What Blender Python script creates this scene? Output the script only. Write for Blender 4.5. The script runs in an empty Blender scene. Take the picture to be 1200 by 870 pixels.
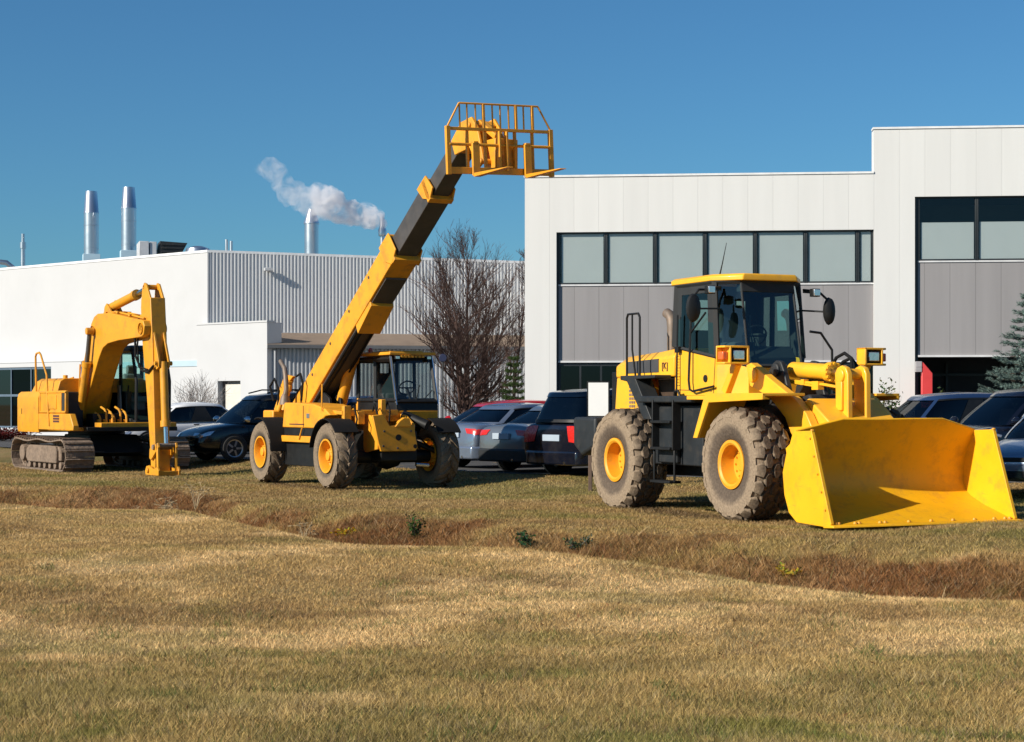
import bpy, bmesh, math, random
import numpy as np
from mathutils import Vector, Matrix
R_ = math.radians
sc = bpy.context.scene
COL = sc.collection
rnd = random.Random(7)

# ------------------------------------------------------------------ helpers
class MB:
    """collects shapes and links them as ONE mesh object"""
    def __init__(s): s.v = []; s.f = []
    def add(s, vs, fs):
        n = len(s.v); s.v += [tuple(p) for p in vs]; s.f += [tuple(n + i for i in q) for q in fs]; return s
    def box(s, c, d, R=None):
        c = Vector(c); h = [k / 2 for k in d]; vs = []
        for x in (-1, 1):
            for y in (-1, 1):
                for z in (-1, 1):
                    p = Vector((x * h[0], y * h[1], z * h[2]))
                    vs.append(c + (R @ p if R else p))
        return s.add(vs, [(0, 1, 3, 2), (4, 6, 7, 5), (0, 4, 5, 1), (2, 3, 7, 6), (0, 2, 6, 4), (1, 5, 7, 3)])
    def bx(s, x0, x1, y0, y1, z0, z1):
        return s.box(((x0 + x1) / 2, (y0 + y1) / 2, (z0 + z1) / 2), (x1 - x0, y1 - y0, z1 - z0))
    def ext(s, pts, off):
        """3d polygon extruded by a vector"""
        n = len(pts); off = Vector(off); a = [Vector(p) for p in pts]; b = [p + off for p in a]
        fs = [tuple(range(n)), tuple(range(2 * n - 1, n - 1, -1))] + [(i, (i + 1) % n, n + (i + 1) % n, n + i) for i in range(n)]
        return s.add(a + b, fs)
    def prism(s, poly, ax, lo, hi):
        if ax == 'y': return s.ext([(a, lo, b) for a, b in poly], (0, hi - lo, 0))
        if ax == 'x': return s.ext([(lo, a, b) for a, b in poly], (hi - lo, 0, 0))
        return s.ext([(a, b, lo) for a, b in poly], (0, 0, hi - lo))
    def loft(s, loops, cap=True):
        n = len(loops[0]); vs = [p for l in loops for p in l]; fs = []
        for k in range(len(loops) - 1):
            for i in range(n):
                j = (i + 1) % n; fs.append((k * n + i, k * n + j, (k + 1) * n + j, (k + 1) * n + i))
        if cap: fs += [tuple(range(n - 1, -1, -1)), tuple(range((len(loops) - 1) * n, len(loops) * n))]
        return s.add(vs, fs)
    def tube(s, pts, r, n=8, cap=True):
        pts = [Vector(p) for p in pts]; m = len(pts); rs = r if isinstance(r, (list, tuple)) else [r] * m
        loops = []; up = None
        for i, p in enumerate(pts):
            if i == 0: t = pts[1] - p
            elif i == m - 1: t = p - pts[i - 1]
            else: t = (pts[i + 1] - p).normalized() + (p - pts[i - 1]).normalized()
            t.normalize()
            if up is None: up = Vector((0, 0, 1)) if abs(t.z) < .9 else Vector((1, 0, 0))
            a = up - t * up.dot(t)
            if a.length < 1e-4: a = t.orthogonal()
            a.normalize(); up = a; b = t.cross(a)
            loops.append([p + (a * math.cos(2 * math.pi * k / n) + b * math.sin(2 * math.pi * k / n)) * rs[i] for k in range(n)])
        return s.loft(loops, cap)
    def cyl(s, p0, p1, r, n=16): return s.tube([p0, p1], r, n)
    def lathe(s, prof, o, ax, n=32, cap=False):
        o = Vector(o); A = Vector({'x': (1, 0, 0), 'y': (0, 1, 0), 'z': (0, 0, 1)}[ax] if isinstance(ax, str) else ax).normalized()
        u = A.orthogonal().normalized(); w = A.cross(u)
        return s.loft([[o + A * h + (u * math.cos(2 * math.pi * k / n) + w * math.sin(2 * math.pi * k / n)) * r for k in range(n)] for r, h in prof], cap)
    def beam(s, p0, p1, y0, y1, h0, h1=None):
        """bar in an x-z plane between two points, thickness h0..h1, from y0 to y1"""
        h1 = h0 if h1 is None else h1
        a = Vector((p0[0], p0[1])); b = Vector((p1[0], p1[1])); t = (b - a).normalized(); q = Vector((-t.y, t.x))
        return s.prism([tuple(a + q * h0 / 2), tuple(b + q * h1 / 2), tuple(b - q * h1 / 2), tuple(a - q * h0 / 2)], 'y', y0, y1)
    def build(s, name, m, parent=None, bev=0, sm=35, seg=2, loc=None):
        me = bpy.data.meshes.new(name); me.from_pydata(s.v, [], s.f)
        b = bmesh.new(); b.from_mesh(me); bmesh.ops.recalc_face_normals(b, faces=b.faces); b.to_mesh(me); b.free()
        if sm:
            me.polygons.foreach_set('use_smooth', [True] * len(me.polygons)); me.set_sharp_from_angle(angle=R_(sm))
        me.materials.append(m)
        o = bpy.data.objects.new(name, me); COL.objects.link(o)
        if parent: o.parent = parent
        if loc: o.location = loc
        if bev:
            md = o.modifiers.new('edge', 'BEVEL'); md.width = bev; md.segments = seg; md.limit_method = 'ANGLE'; md.angle_limit = R_(40)
            md.harden_normals = False
        return o

def tag(o, label=None, cat=None, group=None, kind=None):
    for k, v in (('label', label), ('category', cat), ('group', group), ('kind', kind)):
        if v: o[k] = v
    return o
def empty(name, loc, rz, label, cat, group=None):
    o = bpy.data.objects.new(name, None); COL.objects.link(o); o.location = loc; o.rotation_euler = (0, 0, rz)
    o.empty_display_size = .3
    return tag(o, label, cat, group)
def dup(o, parent=None):
    c = o.copy(); COL.objects.link(c)
    if parent: c.parent = parent
    for ch in list(o.children): dup(ch, c)
    return c

# ------------------------------------------------------------------ materials
def nodes(m):
    m.use_nodes = True; nt = m.node_tree; nt.nodes.clear(); return nt, nt.nodes, nt.links
def mat(name, col, rough=.5, metal=0, var=.12, scale=3, dirt=None, damt=.0, bump=0, bscale=40, coat=0, spec=.5, scratch=0):
    """principled paint/metal/rubber with cloudy colour variation, grime patches and a fine bump"""
    m = bpy.data.materials.new(name); nt, N, L = nodes(m)
    out = N.new('ShaderNodeOutputMaterial'); p = N.new('ShaderNodeBsdfPrincipled'); L.new(p.outputs[0], out.inputs[0])
    tc = N.new('ShaderNodeTexCoord'); no = N.new('ShaderNodeTexNoise'); L.new(tc.outputs['Object'], no.inputs['Vector'])
    no.inputs['Scale'].default_value = scale; no.inputs['Detail'].default_value = 6; no.inputs['Roughness'].default_value = .62
    cr = N.new('ShaderNodeValToRGB'); L.new(no.outputs[0], cr.inputs[0])
    cr.color_ramp.elements[0].position = .3; cr.color_ramp.elements[1].position = .7
    cr.color_ramp.elements[0].color = tuple(c * (1 - var) for c in col) + (1,); cr.color_ramp.elements[1].color = tuple(min(1, c * (1 + var)) for c in col) + (1,)
    src = cr.outputs[0]
    if dirt:
        n2 = N.new('ShaderNodeTexNoise'); L.new(tc.outputs['Object'], n2.inputs['Vector']); n2.inputs['Scale'].default_value = scale * 2.3
        n2.inputs['Detail'].default_value = 9; n2.inputs['Roughness'].default_value = .7
        r2 = N.new('ShaderNodeValToRGB'); L.new(n2.outputs[0], r2.inputs[0]); r2.color_ramp.elements[0].position = .5; r2.color_ramp.elements[1].position = .78
        r2.color_ramp.elements[1].color = (damt, damt, damt, 1)
        mx = N.new('ShaderNodeMixRGB'); L.new(r2.outputs[0], mx.inputs[0]); L.new(src, mx.inputs[1]); mx.inputs[2].default_value = tuple(dirt) + (1,)
        src = mx.outputs[0]
    if scratch:                                                     # worn streaks and chips in the paint
        mp = N.new('ShaderNodeMapping'); mp.inputs['Scale'].default_value = (2.2, 9, 14); mp.inputs['Rotation'].default_value = (.2, .5, .1); L.new(tc.outputs['Object'], mp.inputs[0])
        n4 = N.new('ShaderNodeTexNoise'); n4.inputs['Scale'].default_value = 1.6; n4.inputs['Detail'].default_value = 10; n4.inputs['Roughness'].default_value = .78; L.new(mp.outputs[0], n4.inputs['Vector'])
        r4 = N.new('ShaderNodeValToRGB'); L.new(n4.outputs[0], r4.inputs[0]); r4.color_ramp.elements[0].position = .60; r4.color_ramp.elements[1].position = .70; r4.color_ramp.elements[1].color = (scratch, scratch, scratch, 1)
        m4 = N.new('ShaderNodeMixRGB'); L.new(r4.outputs[0], m4.inputs[0]); L.new(src, m4.inputs[1]); m4.inputs[2].default_value = (.20, .12, .06, 1); src = m4.outputs[0]
    L.new(src, p.inputs['Base Color'])
    rr = N.new('ShaderNodeMapRange'); L.new(no.outputs[0], rr.inputs[0]); rr.inputs[3].default_value = max(.02, rough - .1); rr.inputs[4].default_value = min(1, rough + .12)
    L.new(rr.outputs[0], p.inputs['Roughness']); p.inputs['Metallic'].default_value = metal
    p.inputs['Specular IOR Level'].default_value = spec
    if coat: p.inputs['Coat Weight'].default_value = coat; p.inputs['Coat Roughness'].default_value = .08
    if bump:
        n3 = N.new('ShaderNodeTexNoise'); L.new(tc.outputs['Object'], n3.inputs['Vector']); n3.inputs['Scale'].default_value = bscale; n3.inputs['Detail'].default_value = 5
        bu = N.new('ShaderNodeBump'); L.new(n3.outputs[0], bu.inputs['Height']); bu.inputs['Strength'].default_value = bump; bu.inputs['Distance'].default_value = .02
        L.new(bu.outputs[0], p.inputs['Normal'])
    return m
def glass(name, tint, refl=.12, rough=.02, hi=None):
    """window glass: see-through tint plus mirror-like reflection growing at grazing angles"""
    m = bpy.data.materials.new(name); nt, N, L = nodes(m)
    out = N.new('ShaderNodeOutputMaterial'); tr = N.new('ShaderNodeBsdfTransparent'); tr.inputs[0].default_value = tuple(tint) + (1,)
    gl = N.new('ShaderNodeBsdfGlossy'); gl.inputs['Roughness'].default_value = rough; gl.inputs[0].default_value = (.95, .97, 1, 1)
    lw = N.new('ShaderNodeLayerWeight'); lw.inputs[0].default_value = .28
    mr = N.new('ShaderNodeMapRange'); L.new(lw.outputs['Fresnel'], mr.inputs[0]); mr.inputs[3].default_value = refl * .5; mr.inputs[4].default_value = hi if hi else min(.95, refl + .55)
    mx = N.new('ShaderNodeMixShader'); L.new(mr.outputs[0], mx.inputs[0]); L.new(tr.outputs[0], mx.inputs[1]); L.new(gl.outputs[0], mx.inputs[2])
    L.new(mx.outputs[0], out.inputs[0]); return m
def tyre_mat(name, r0, r1, r2, rub, dust, tread):
    """rubber inside r1, pale dried mud on the outer side wall, brown mud on the tread"""
    m = bpy.data.materials.new(name); nt, N, L = nodes(m)
    out = N.new('ShaderNodeOutputMaterial'); p = N.new('ShaderNodeBsdfPrincipled'); L.new(p.outputs[0], out.inputs[0]); p.inputs['Roughness'].default_value = .9
    p.inputs['Specular IOR Level'].default_value = .2
    tc = N.new('ShaderNodeTexCoord'); sp = N.new('ShaderNodeSeparateXYZ'); L.new(tc.outputs['Object'], sp.inputs[0])
    cm = N.new('ShaderNodeCombineXYZ'); L.new(sp.outputs[0], cm.inputs[0]); L.new(sp.outputs[2], cm.inputs[2])
    ln = N.new('ShaderNodeVectorMath'); ln.operation = 'LENGTH'; L.new(cm.outputs[0], ln.inputs[0])
    no = N.new('ShaderNodeTexNoise'); no.inputs['Scale'].default_value = 7; no.inputs['Detail'].default_value = 8; no.inputs['Roughness'].default_value = .65; L.new(tc.outputs['Object'], no.inputs['Vector'])
    ad = N.new('ShaderNodeMath'); ad.operation = 'MULTIPLY_ADD'; L.new(no.outputs[0], ad.inputs[0]); ad.inputs[1].default_value = .16 * r2; L.new(ln.outputs['Value'], ad.inputs[2])
    mr = N.new('ShaderNodeMapRange'); L.new(ad.outputs[0], mr.inputs[0]); mr.inputs[1].default_value = r0 + .08 * r2; mr.inputs[2].default_value = r2 * 1.08
    cr = N.new('ShaderNodeValToRGB'); L.new(mr.outputs[0], cr.inputs[0]); e = cr.color_ramp.elements
    e[0].color = tuple(rub) + (1,); e[1].color = tuple(tread) + (1,); e[1].position = .97
    k = (r1 - r0) / (r2 - r0)
    a = e.new(max(.05, k - .12)); a.color = tuple(c * 1.25 for c in rub) + (1,)
    a = e.new(min(.8, k + .06)); a.color = tuple(dust) + (1,)
    a = e.new(.84); a.color = tuple(dust) + (1,)
    n2 = N.new('ShaderNodeTexNoise'); n2.inputs['Scale'].default_value = 30; n2.inputs['Detail'].default_value = 6; L.new(tc.outputs['Object'], n2.inputs['Vector'])
    mr2 = N.new('ShaderNodeMapRange'); L.new(n2.outputs[0], mr2.inputs[0]); mr2.inputs[1].default_value = .3; mr2.inputs[2].default_value = .7; mr2.inputs[3].default_value = .72; mr2.inputs[4].default_value = 1.2
    mu = N.new('ShaderNodeMixRGB'); mu.blend_type = 'MULTIPLY'; mu.inputs[0].default_value = 1; L.new(cr.outputs[0], mu.inputs[1]); L.new(mr2.outputs[0], mu.inputs[2])
    L.new(mu.outputs[0], p.inputs['Base Color'])
    bu = N.new('ShaderNodeBump'); bu.inputs['Strength'].default_value = .5; bu.inputs['Distance'].default_value = .015; L.new(n2.outputs[0], bu.inputs['Height']); L.new(bu.outputs[0], p.inputs['Normal'])
    return m
def panel_mat(name, col, pitch, groove=.05, rough=.55, dirn=None, streak=.06, gdark=.55):
    """wall cladding: vertical joints every `pitch` metres along local x, faint rain streaks"""
    m = bpy.data.materials.new(name); nt, N, L = nodes(m)
    out = N.new('ShaderNodeOutputMaterial'); p = N.new('ShaderNodeBsdfPrincipled'); L.new(p.outputs[0], out.inputs[0]); p.inputs['Roughness'].default_value = rough
    p.inputs['Specular IOR Level'].default_value = .3
    tc = N.new('ShaderNodeTexCoord'); sp = N.new('ShaderNodeSeparateXYZ'); L.new(tc.outputs['Object'], sp.inputs[0])
    dv = N.new('ShaderNodeMath'); dv.operation = 'DIVIDE'; L.new(sp.outputs[0], dv.inputs[0]); dv.inputs[1].default_value = pitch
    fr = N.new('ShaderNodeMath'); fr.operation = 'FRACT'; L.new(dv.outputs[0], fr.inputs[0])
    lt = N.new('ShaderNodeMath'); lt.operation = 'LESS_THAN'; L.new(fr.outputs[0], lt.inputs[0]); lt.inputs[1].default_value = groove
    fl = N.new('ShaderNodeMath'); fl.operation = 'FLOOR'; L.new(dv.outputs[0], fl.inputs[0])
    wn = N.new('ShaderNodeTexWhiteNoise'); wn.noise_dimensions = '1D'; L.new(fl.outputs[0], wn.inputs['W'])
    mp = N.new('ShaderNodeMapping'); mp.inputs['Scale'].default_value = (3.0, 3.0, .18); L.new(tc.outputs['Object'], mp.inputs[0])
    no = N.new('ShaderNodeTexNoise'); no.inputs['Scale'].default_value = 1; no.inputs['Detail'].default_value = 7; L.new(mp.outputs[0], no.inputs['Vector'])
    a = N.new('ShaderNodeMapRange'); L.new(no.outputs[0], a.inputs[0]); a.inputs[1].default_value = .3; a.inputs[2].default_value = .7; a.inputs[3].default_value = 1 - streak; a.inputs[4].default_value = 1.0
    b = N.new('ShaderNodeMapRange'); L.new(wn.outputs[0], b.inputs[0]); b.inputs[3].default_value = .97; b.inputs[4].default_value = 1.0
    c = N.new('ShaderNodeMapRange'); L.new(lt.outputs[0], c.inputs[0]); c.inputs[3].default_value = 1; c.inputs[4].default_value = gdark
    m1 = N.new('ShaderNodeMath'); m1.operation = 'MULTIPLY'; L.new(a.outputs[0], m1.inputs[0]); L.new(b.outputs[0], m1.inputs[1])
    m2 = N.new('ShaderNodeMath'); m2.operation = 'MULTIPLY'; L.new(m1.outputs[0], m2.inputs[0]); L.new(c.outputs[0], m2.inputs[1])
    mx = N.new('ShaderNodeVectorMath'); mx.operation = 'SCALE'; mx.inputs[0].default_value = col; L.new(m2.outputs[0], mx.inputs['Scale'])
    L.new(mx.outputs[0], p.inputs['Base Color'])
    bu = N.new('ShaderNodeBump'); bu.invert = True; bu.inputs['Strength'].default_value = .5; bu.inputs['Distance'].default_value = .02; L.new(lt.outputs[0], bu.inputs['Height']); L.new(bu.outputs[0], p.inputs['Normal'])
    return m
def attr_mat(name, att, mul=1, rough=.9, trans=0, fine=0):
    """colour from a per-vertex cover colour, for grass and ground"""
    m = bpy.data.materials.new(name); nt, N, L = nodes(m)
    out = N.new('ShaderNodeOutputMaterial'); p = N.new('ShaderNodeBsdfPrincipled'); p.inputs['Roughness'].default_value = rough; p.inputs['Specular IOR Level'].default_value = .15
    at = N.new('ShaderNodeAttribute'); at.attribute_name = att; src = at.outputs['Color']
    if fine:
        tc = N.new('ShaderNodeTexCoord'); n1 = N.new('ShaderNodeTexNoise'); n1.inputs['Scale'].default_value = 22; n1.inputs['Detail'].default_value = 8; n1.inputs['Roughness'].default_value = .75
        L.new(tc.outputs['Object'], n1.inputs['Vector'])
        mr = N.new('ShaderNodeMapRange'); L.new(n1.outputs[0], mr.inputs[0]); mr.inputs[1].default_value = .3; mr.inputs[2].default_value = .7; mr.inputs[3].default_value = 1 - fine; mr.inputs[4].default_value = 1 + fine
        sc_ = N.new('ShaderNodeVectorMath'); sc_.operation = 'SCALE'; L.new(src, sc_.inputs[0]); L.new(mr.outputs[0], sc_.inputs['Scale']); src = sc_.outputs[0]
        bu = N.new('ShaderNodeBump'); bu.inputs['Strength'].default_value = .7; bu.inputs['Distance'].default_value = .04; L.new(n1.outputs[0], bu.inputs['Height']); L.new(bu.outputs[0], p.inputs['Normal'])
    L.new(src, p.inputs['Base Color'])
    if trans:
        t = N.new('ShaderNodeBsdfTranslucent'); L.new(src, t.inputs[0]); mx = N.new('ShaderNodeMixShader'); mx.inputs[0].default_value = trans
        L.new(p.outputs[0], mx.inputs[1]); L.new(t.outputs[0], mx.inputs[2]); L.new(mx.outputs[0], out.inputs[0])
    else: L.new(p.outputs[0], out.inputs[0])
    return m

M = {}
M['loader'] = mat('loader yellow paint', (.87, .43, .020), .38, var=.05, scale=1.6, dirt=(.36, .21, .07), damt=.5, coat=.1, scratch=.2)
M['bucket'] = mat('bucket yellow paint', (.82, .41, .004), .5, var=.07, scale=1.8, dirt=(.42, .20, .03), damt=.7, scratch=.55)
M['tele'] = mat('worn orange yellow paint', (.74, .315, .016), .5, var=.09, scale=1.8, dirt=(.24, .12, .04), damt=.75, scratch=.5)
M['exc'] = mat('excavator yellow paint', (.66, .29, .012), .48, var=.08, scale=1.6, dirt=(.20, .11, .04), damt=.75, scratch=.5)
M['rim'] = mat('rim yellow paint', (.76, .33, .014), .5, var=.08, scale=4, dirt=(.35, .20, .06), damt=.6)
M['black'] = mat('black steel', (.009, .0095, .010), .5, var=.25, scale=4, dirt=(.06, .05, .04), damt=.2, spec=.35)
M['charcoal'] = mat('charcoal paint', (.019, .022, .025), .5, var=.2, scale=3, dirt=(.085, .07, .055), damt=.35, spec=.35)
M['boomdark'] = mat('dark greasy boom steel and underside shade', (.060, .054, .052), .5, var=.25, scale=3, dirt=(.13, .10, .07), damt=.35)
M['rubber'] = mat('black rubber', (.009, .009, .0095), .85, var=.2, spec=.2)
M['chrome'] = mat('polished ram steel', (.62, .64, .68), .18, metal=1, var=.05)
M['steel'] = mat('galvanised steel', (.56, .58, .62), .30, metal=.9, var=.03, scale=1.2)
M['exhaust'] = mat('rusty exhaust', (.19, .15, .12), .6, metal=.4, var=.25, scale=6, dirt=(.25, .12, .05), damt=.6)
M['mud'] = mat('dried mud on steel', (.20, .145, .105), .95, var=.3, scale=7, dirt=(.07, .06, .055), damt=.6, bump=.9, bscale=16)
M['seat'] = mat('dark seat fabric', (.035, .037, .042), .9, var=.2)
M['greyseat'] = mat('grey seat fabric', (.20, .20, .20), .9, var=.1)
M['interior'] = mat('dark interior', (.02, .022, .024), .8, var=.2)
M['cabglass'] = glass('green tinted cab glass', (.62, .83, .79), .09)
M['cabglass2'] = glass('clear cab glass', (.66, .72, .72), .08)
M['lens'] = mat('lamp lens', (.72, .74, .76), .08, metal=.75, var=.15, scale=30)
M['red'] = mat('red lamp plastic', (.55, .02, .015), .25, var=.2, scale=20, coat=.5)
M['amber'] = mat('orange lamp plastic', (.75, .13, .02), .25, var=.2, scale=20, coat=.5)
M['white'] = mat('white sign face', (.80, .80, .79), .5, var=.02)
M['redpaint'] = mat('red painted post', (.62, .05, .05), .45, var=.06)
M['decal'] = mat('dark maroon decal', (.07, .025, .03), .5, var=.1)
M['panelblack'] = mat('dark hood panel', (.055, .055, .06), .55, var=.1)
M['brownpost'] = mat('weathered brown post', (.11, .07, .05), .8, var=.2, scale=9)
M['tyreL'] = tyre_mat('dusty loader tyre', .36, .56, .81, (.095, .072, .054), (.265, .20, .138), (.095, .07, .05))
M['tyreT'] = tyre_mat('dusty ribbed tyre', .30, .42, .645, (.08, .066, .052), (.21, .16, .112), (.155, .115, .08))
# ------------------------------------------------------------------ terrain
LIPX = [-30, -16, -8.3, -5.1, -3.2, -1.9, 0, 2.3, 4.35, 8, 14, 30]
LIPY = [37, 33, 29, 26.7, 22.4, 19.8, 18.4, 16.2, 15.2, 13.6, 12, 9]
FARX = [-30, -16, -10.2, -6.3, -4.1, -2.6, 0, 2.2, 4.1, 5.8, 10, 16, 30]
FARY = [42, 38.5, 35.6, 33.2, 29, 27.2, 24.2, 22.6, 21.3, 20.4, 18.6, 17, 14]
class VN:
    """tiny value noise for numpy"""
    def __init__(s, seed): s.t = np.random.default_rng(seed).random((256, 256))
    def one(s, x, y):
        xi = np.floor(x).astype(int); yi = np.floor(y).astype(int); fx = x - xi; fy = y - yi
        fx = fx * fx * (3 - 2 * fx); fy = fy * fy * (3 - 2 * fy); t = s.t
        g = lambda a, b: t[(xi + a) % 256, (yi + b) % 256]
        return (g(0, 0) * (1 - fx) + g(1, 0) * fx) * (1 - fy) + (g(0, 1) * (1 - fx) + g(1, 1) * fx) * fy
    def __call__(s, x, y, o=4):
        r = 0; a = .5; n = 0
        for k in range(o): r = r + a * s.one(x * 2 ** k + 17 * k, y * 2 ** k + 31 * k); n += a; a *= .68
        return r / n
V1, V2, V3, V4 = VN(1), VN(2), VN(3), VN(4)
def sst(a, b, x): t = np.clip((x - a) / (b - a), 0, 1); return t * t * (3 - 2 * t)
def yedge(x): return np.where(x < 0, 34.8 - 1.32 * x, 34.8 - .45 * x)      # grass / car park border
def ditch_t(x, y):
    w = (V3(x * .35, y * .35, 3) - .5) * .8
    lip = np.interp(x, LIPX, LIPY); far = np.interp(x, FARX, FARY); return (y + w * .5 - lip) / (far - lip)
def ground_z(x, y):
    x = np.asarray(x, float); y = np.asarray(y, float)
    t = ditch_t(x, y)
    d = np.where(t < .36, sst(-.05, .36, t), 1 - sst(.36, 1.02, t) ** .8)
    depth = .62 - .22 * sst(4, 14, -x)
    z = -depth * np.clip(d, 0, 1)
    near = 1 - sst(.0, .3, t)
    z = z + near * ((V1(x * .16, y * .16, 3) - .5) * .34)
    z = z + (V2(x * .9, y * .9, 3) - .5) * (.05 + .16 * sst(.2, .45, t) * (1 - sst(.85, 1.15, t))) + (V4(x * 2.6, y * 2.6, 3) - .5) * .16 * sst(.2, .4, t) * (1 - sst(.85, 1.1, t))
    z = z + .10 * sst(4.5, 6.5, x) * sst(1.0, 1.25, t) * (1 - sst(24.5, 27, y))
    z = z - .03 * sst(1.2, 1.6, t)
    e = yedge(x); z = z + .172 * sst(-2.5, 2.2, y - e)
    return z
def gz(x, y): return float(ground_z(np.array([x]), np.array([y]))[0])

RUTS = [(4.27 - .911 * 1.08, 25.55 - .411 * 1.08, .411, -.911, .40, 6.5), (4.27 + .911 * 1.08, 25.55 + .411 * 1.08, .411, -.911, .40, 6.5), (5.2, 24.2, .411, -.911, 1.5, 1.2),
        (-2.41 - .87 * 1.08, 34.5 - .492 * 1.08, .492, -.87, .32, 6), (-2.41 + .87 * 1.08, 34.5 + .492 * 1.08, .492, -.87, .32, 6), (-10.27 - 1.02 + 1.1, 44.75 - .65 - 1.6, .54, -.84, .6, 6), (-10.27 + 1.02 + 1.1, 44.75 + .65 - 1.6, .54, -.84, .6, 6), (-8.2, 41.4, .54, -.84, .6, 1)]
def cover(x, y):
    """albedo of what grows at a spot (dry straw, brown patches, green patches, reddish ditch weeds)"""
    t = ditch_t(x, y)
    a = V1(x * .55 + 5, y * .62, 5)[..., None]; b = V2(x * .48 + 9, y * .70 + 3, 6)[..., None]; c = V3(x * .8, y * 1.1 + 40, 5)[..., None]
    straw = np.array([.385, .285, .150]); brown = np.array([.215, .140, .075]); green = np.array([.105, .122, .034]); red = np.array([.168, .086, .042]); pale = np.array([.58, .45, .28])
    col = straw + (pale - straw) * sst(.50, .66, a) * .9
    col = col + (brown - col) * sst(.50, .68, b) * .65
    nearg = (1 - sst(8.5, 14, y))[..., None]
    col = col + (green * 1.25 - col) * np.clip(sst(.52, .68, c) * (.30 + .45 * nearg) + .18 * nearg, 0, .85)
    olive = np.array([.215, .195, .085]); col = col + (olive - col) * np.clip(nearg * (.12 + .7 * sst(.42, .64, b)), 0, .6)
    tt = t[..., None]
    bank = sst(.12, .3, tt) * (1 - sst(.72, 1.05, tt + (c - .5) * 1.5))
    col = col + (red * (0.55 + .9 * a) - col) * bank * (.62 + .34 * sst(.35, .6, b))
    up = sst(.85, 1.15, tt)
    gcol = green * .95 + (straw * .62 - green * .95) * sst(.32, .56, b)
    col = col + (gcol - col) * up * .70
    col = col + (green - col) * (bank * sst(.60, .72, c) * .7)
    soil = np.array([.115, .078, .050]); sm = np.zeros_like(x)
    for (px, py, hx, hy, r, ln) in RUTS:                              # bare earth where wheels and tracks stand and came in
        dx, dy = x - px, y - py; al = dx * hx + dy * hy; ac = dx * hy - dy * hx
        sm = np.maximum(sm, np.exp(-(ac / r) ** 2 * 1.6) * sst(-ln, -ln * .4, al) * (1 - sst(.3, .9, al)))
    sm = np.clip(sm * (.35 + 1.1 * c[..., 0]), 0, .92)[..., None]
    col = col + (soil - col) * sm
    return np.clip(col * np.array([1.50, 1.34, 1.03]), .01, .92)

def axis(fine0, fine1, step, lo, hi):
    a = list(np.arange(fine0, fine1 + 1e-6, step)); s = step; x = a[-1]
    while x < hi: s *= 1.25; x += s; a.append(x)
    s = step; x = fine0
    while x > lo: s *= 1.25; x -= s; a.insert(0, x)
    return np.array(a)
def build_ground():
    xs = axis(-15, 14, .14, -900, 900); ys = axis(6.5, 48, .14, -60, 1500)
    X, Y = np.meshgrid(xs, ys); Z = ground_z(X, Y)
    n, mth = X.shape; co = np.stack([X, Y, Z], -1).reshape(-1, 3)
    i = np.arange(n * mth).reshape(n, mth); f = np.stack([i[:-1, :-1], i[:-1, 1:], i[1:, 1:], i[1:, :-1]], -1).reshape(-1, 4)
    me = bpy.data.meshes.new('ground'); me.vertices.add(len(co)); me.vertices.foreach_set('co', co.ravel())
    me.loops.add(f.size); me.loops.foreach_set('vertex_index', f.ravel()); me.polygons.add(len(f)); me.polygons.foreach_set('loop_start', np.arange(0, f.size, 4)); me.update(calc_edges=True)
    me.polygons.foreach_set('use_smooth', [True] * len(f))
    c = cover(X, Y); c = (c * np.where(np.abs(X) < .31 * Y + 2.6, .55, .75)[..., None]).reshape(-1, 3)  # ground colour darkened under the blades, painting the shade in their gaps
    at = me.color_attributes.new('cover', 'FLOAT_COLOR', 'POINT'); at.data.foreach_set('color', np.concatenate([c, np.ones((len(c), 1))], 1).ravel())
    me.materials.append(attr_mat('turf soil', 'cover', fine=.38))
    o = bpy.data.objects.new('ground', me); COL.objects.link(o); tag(o, kind='structure')
build_ground()

def blades(name, x, y, hgt, wid, col, lean=.45, seed=3):
    """a crowd of single grass blades (two triangles each) in one mesh"""
    g = np.random.default_rng(seed); n = len(x); z = ground_z(x, y) - .006
    a = g.random(n) * 2 * np.pi; dx, dy = np.cos(a), np.sin(a); b = g.random(n) * 2 * np.pi
    ln = lean * hgt * (.4 + g.random(n)); ox, oy = np.cos(b) * ln, np.sin(b) * ln
    P = np.zeros((n, 3, 3))
    P[:, 0] = np.stack([x - dx * wid, y - dy * wid, z], 1); P[:, 1] = np.stack([x + dx * wid, y + dy * wid, z], 1)
    P[:, 2] = np.stack([x + ox, y + oy, z + hgt * .95], 1)
    base = np.arange(n) * 3
    me = bpy.data.meshes.new(name); me.vertices.add(n * 3); me.vertices.foreach_set('co', P.ravel())
    q = np.stack([base, base + 1, base + 2], 1)
    me.loops.add(n * 3); me.loops.foreach_set('vertex_index', q.ravel()); me.polygons.add(n)
    ls = np.arange(n) * 3; me.polygons.foreach_set('loop_start', ls); me.update(calc_edges=True)
    me.polygons.foreach_set('use_smooth', [True] * n)
    cc = np.repeat(np.concatenate([col, np.ones((n, 1))], 1), 3, 0)
    at = me.color_attributes.new('cover', 'FLOAT_COLOR', 'POINT'); at.data.foreach_set('color', cc.ravel())
    me.materials.append(M_GRASS); o = bpy.data.objects.new(name, me); COL.objects.link(o); return tag(o, kind='stuff')
M_GRASS = attr_mat('grass blades', 'cover', trans=.25)

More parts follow.
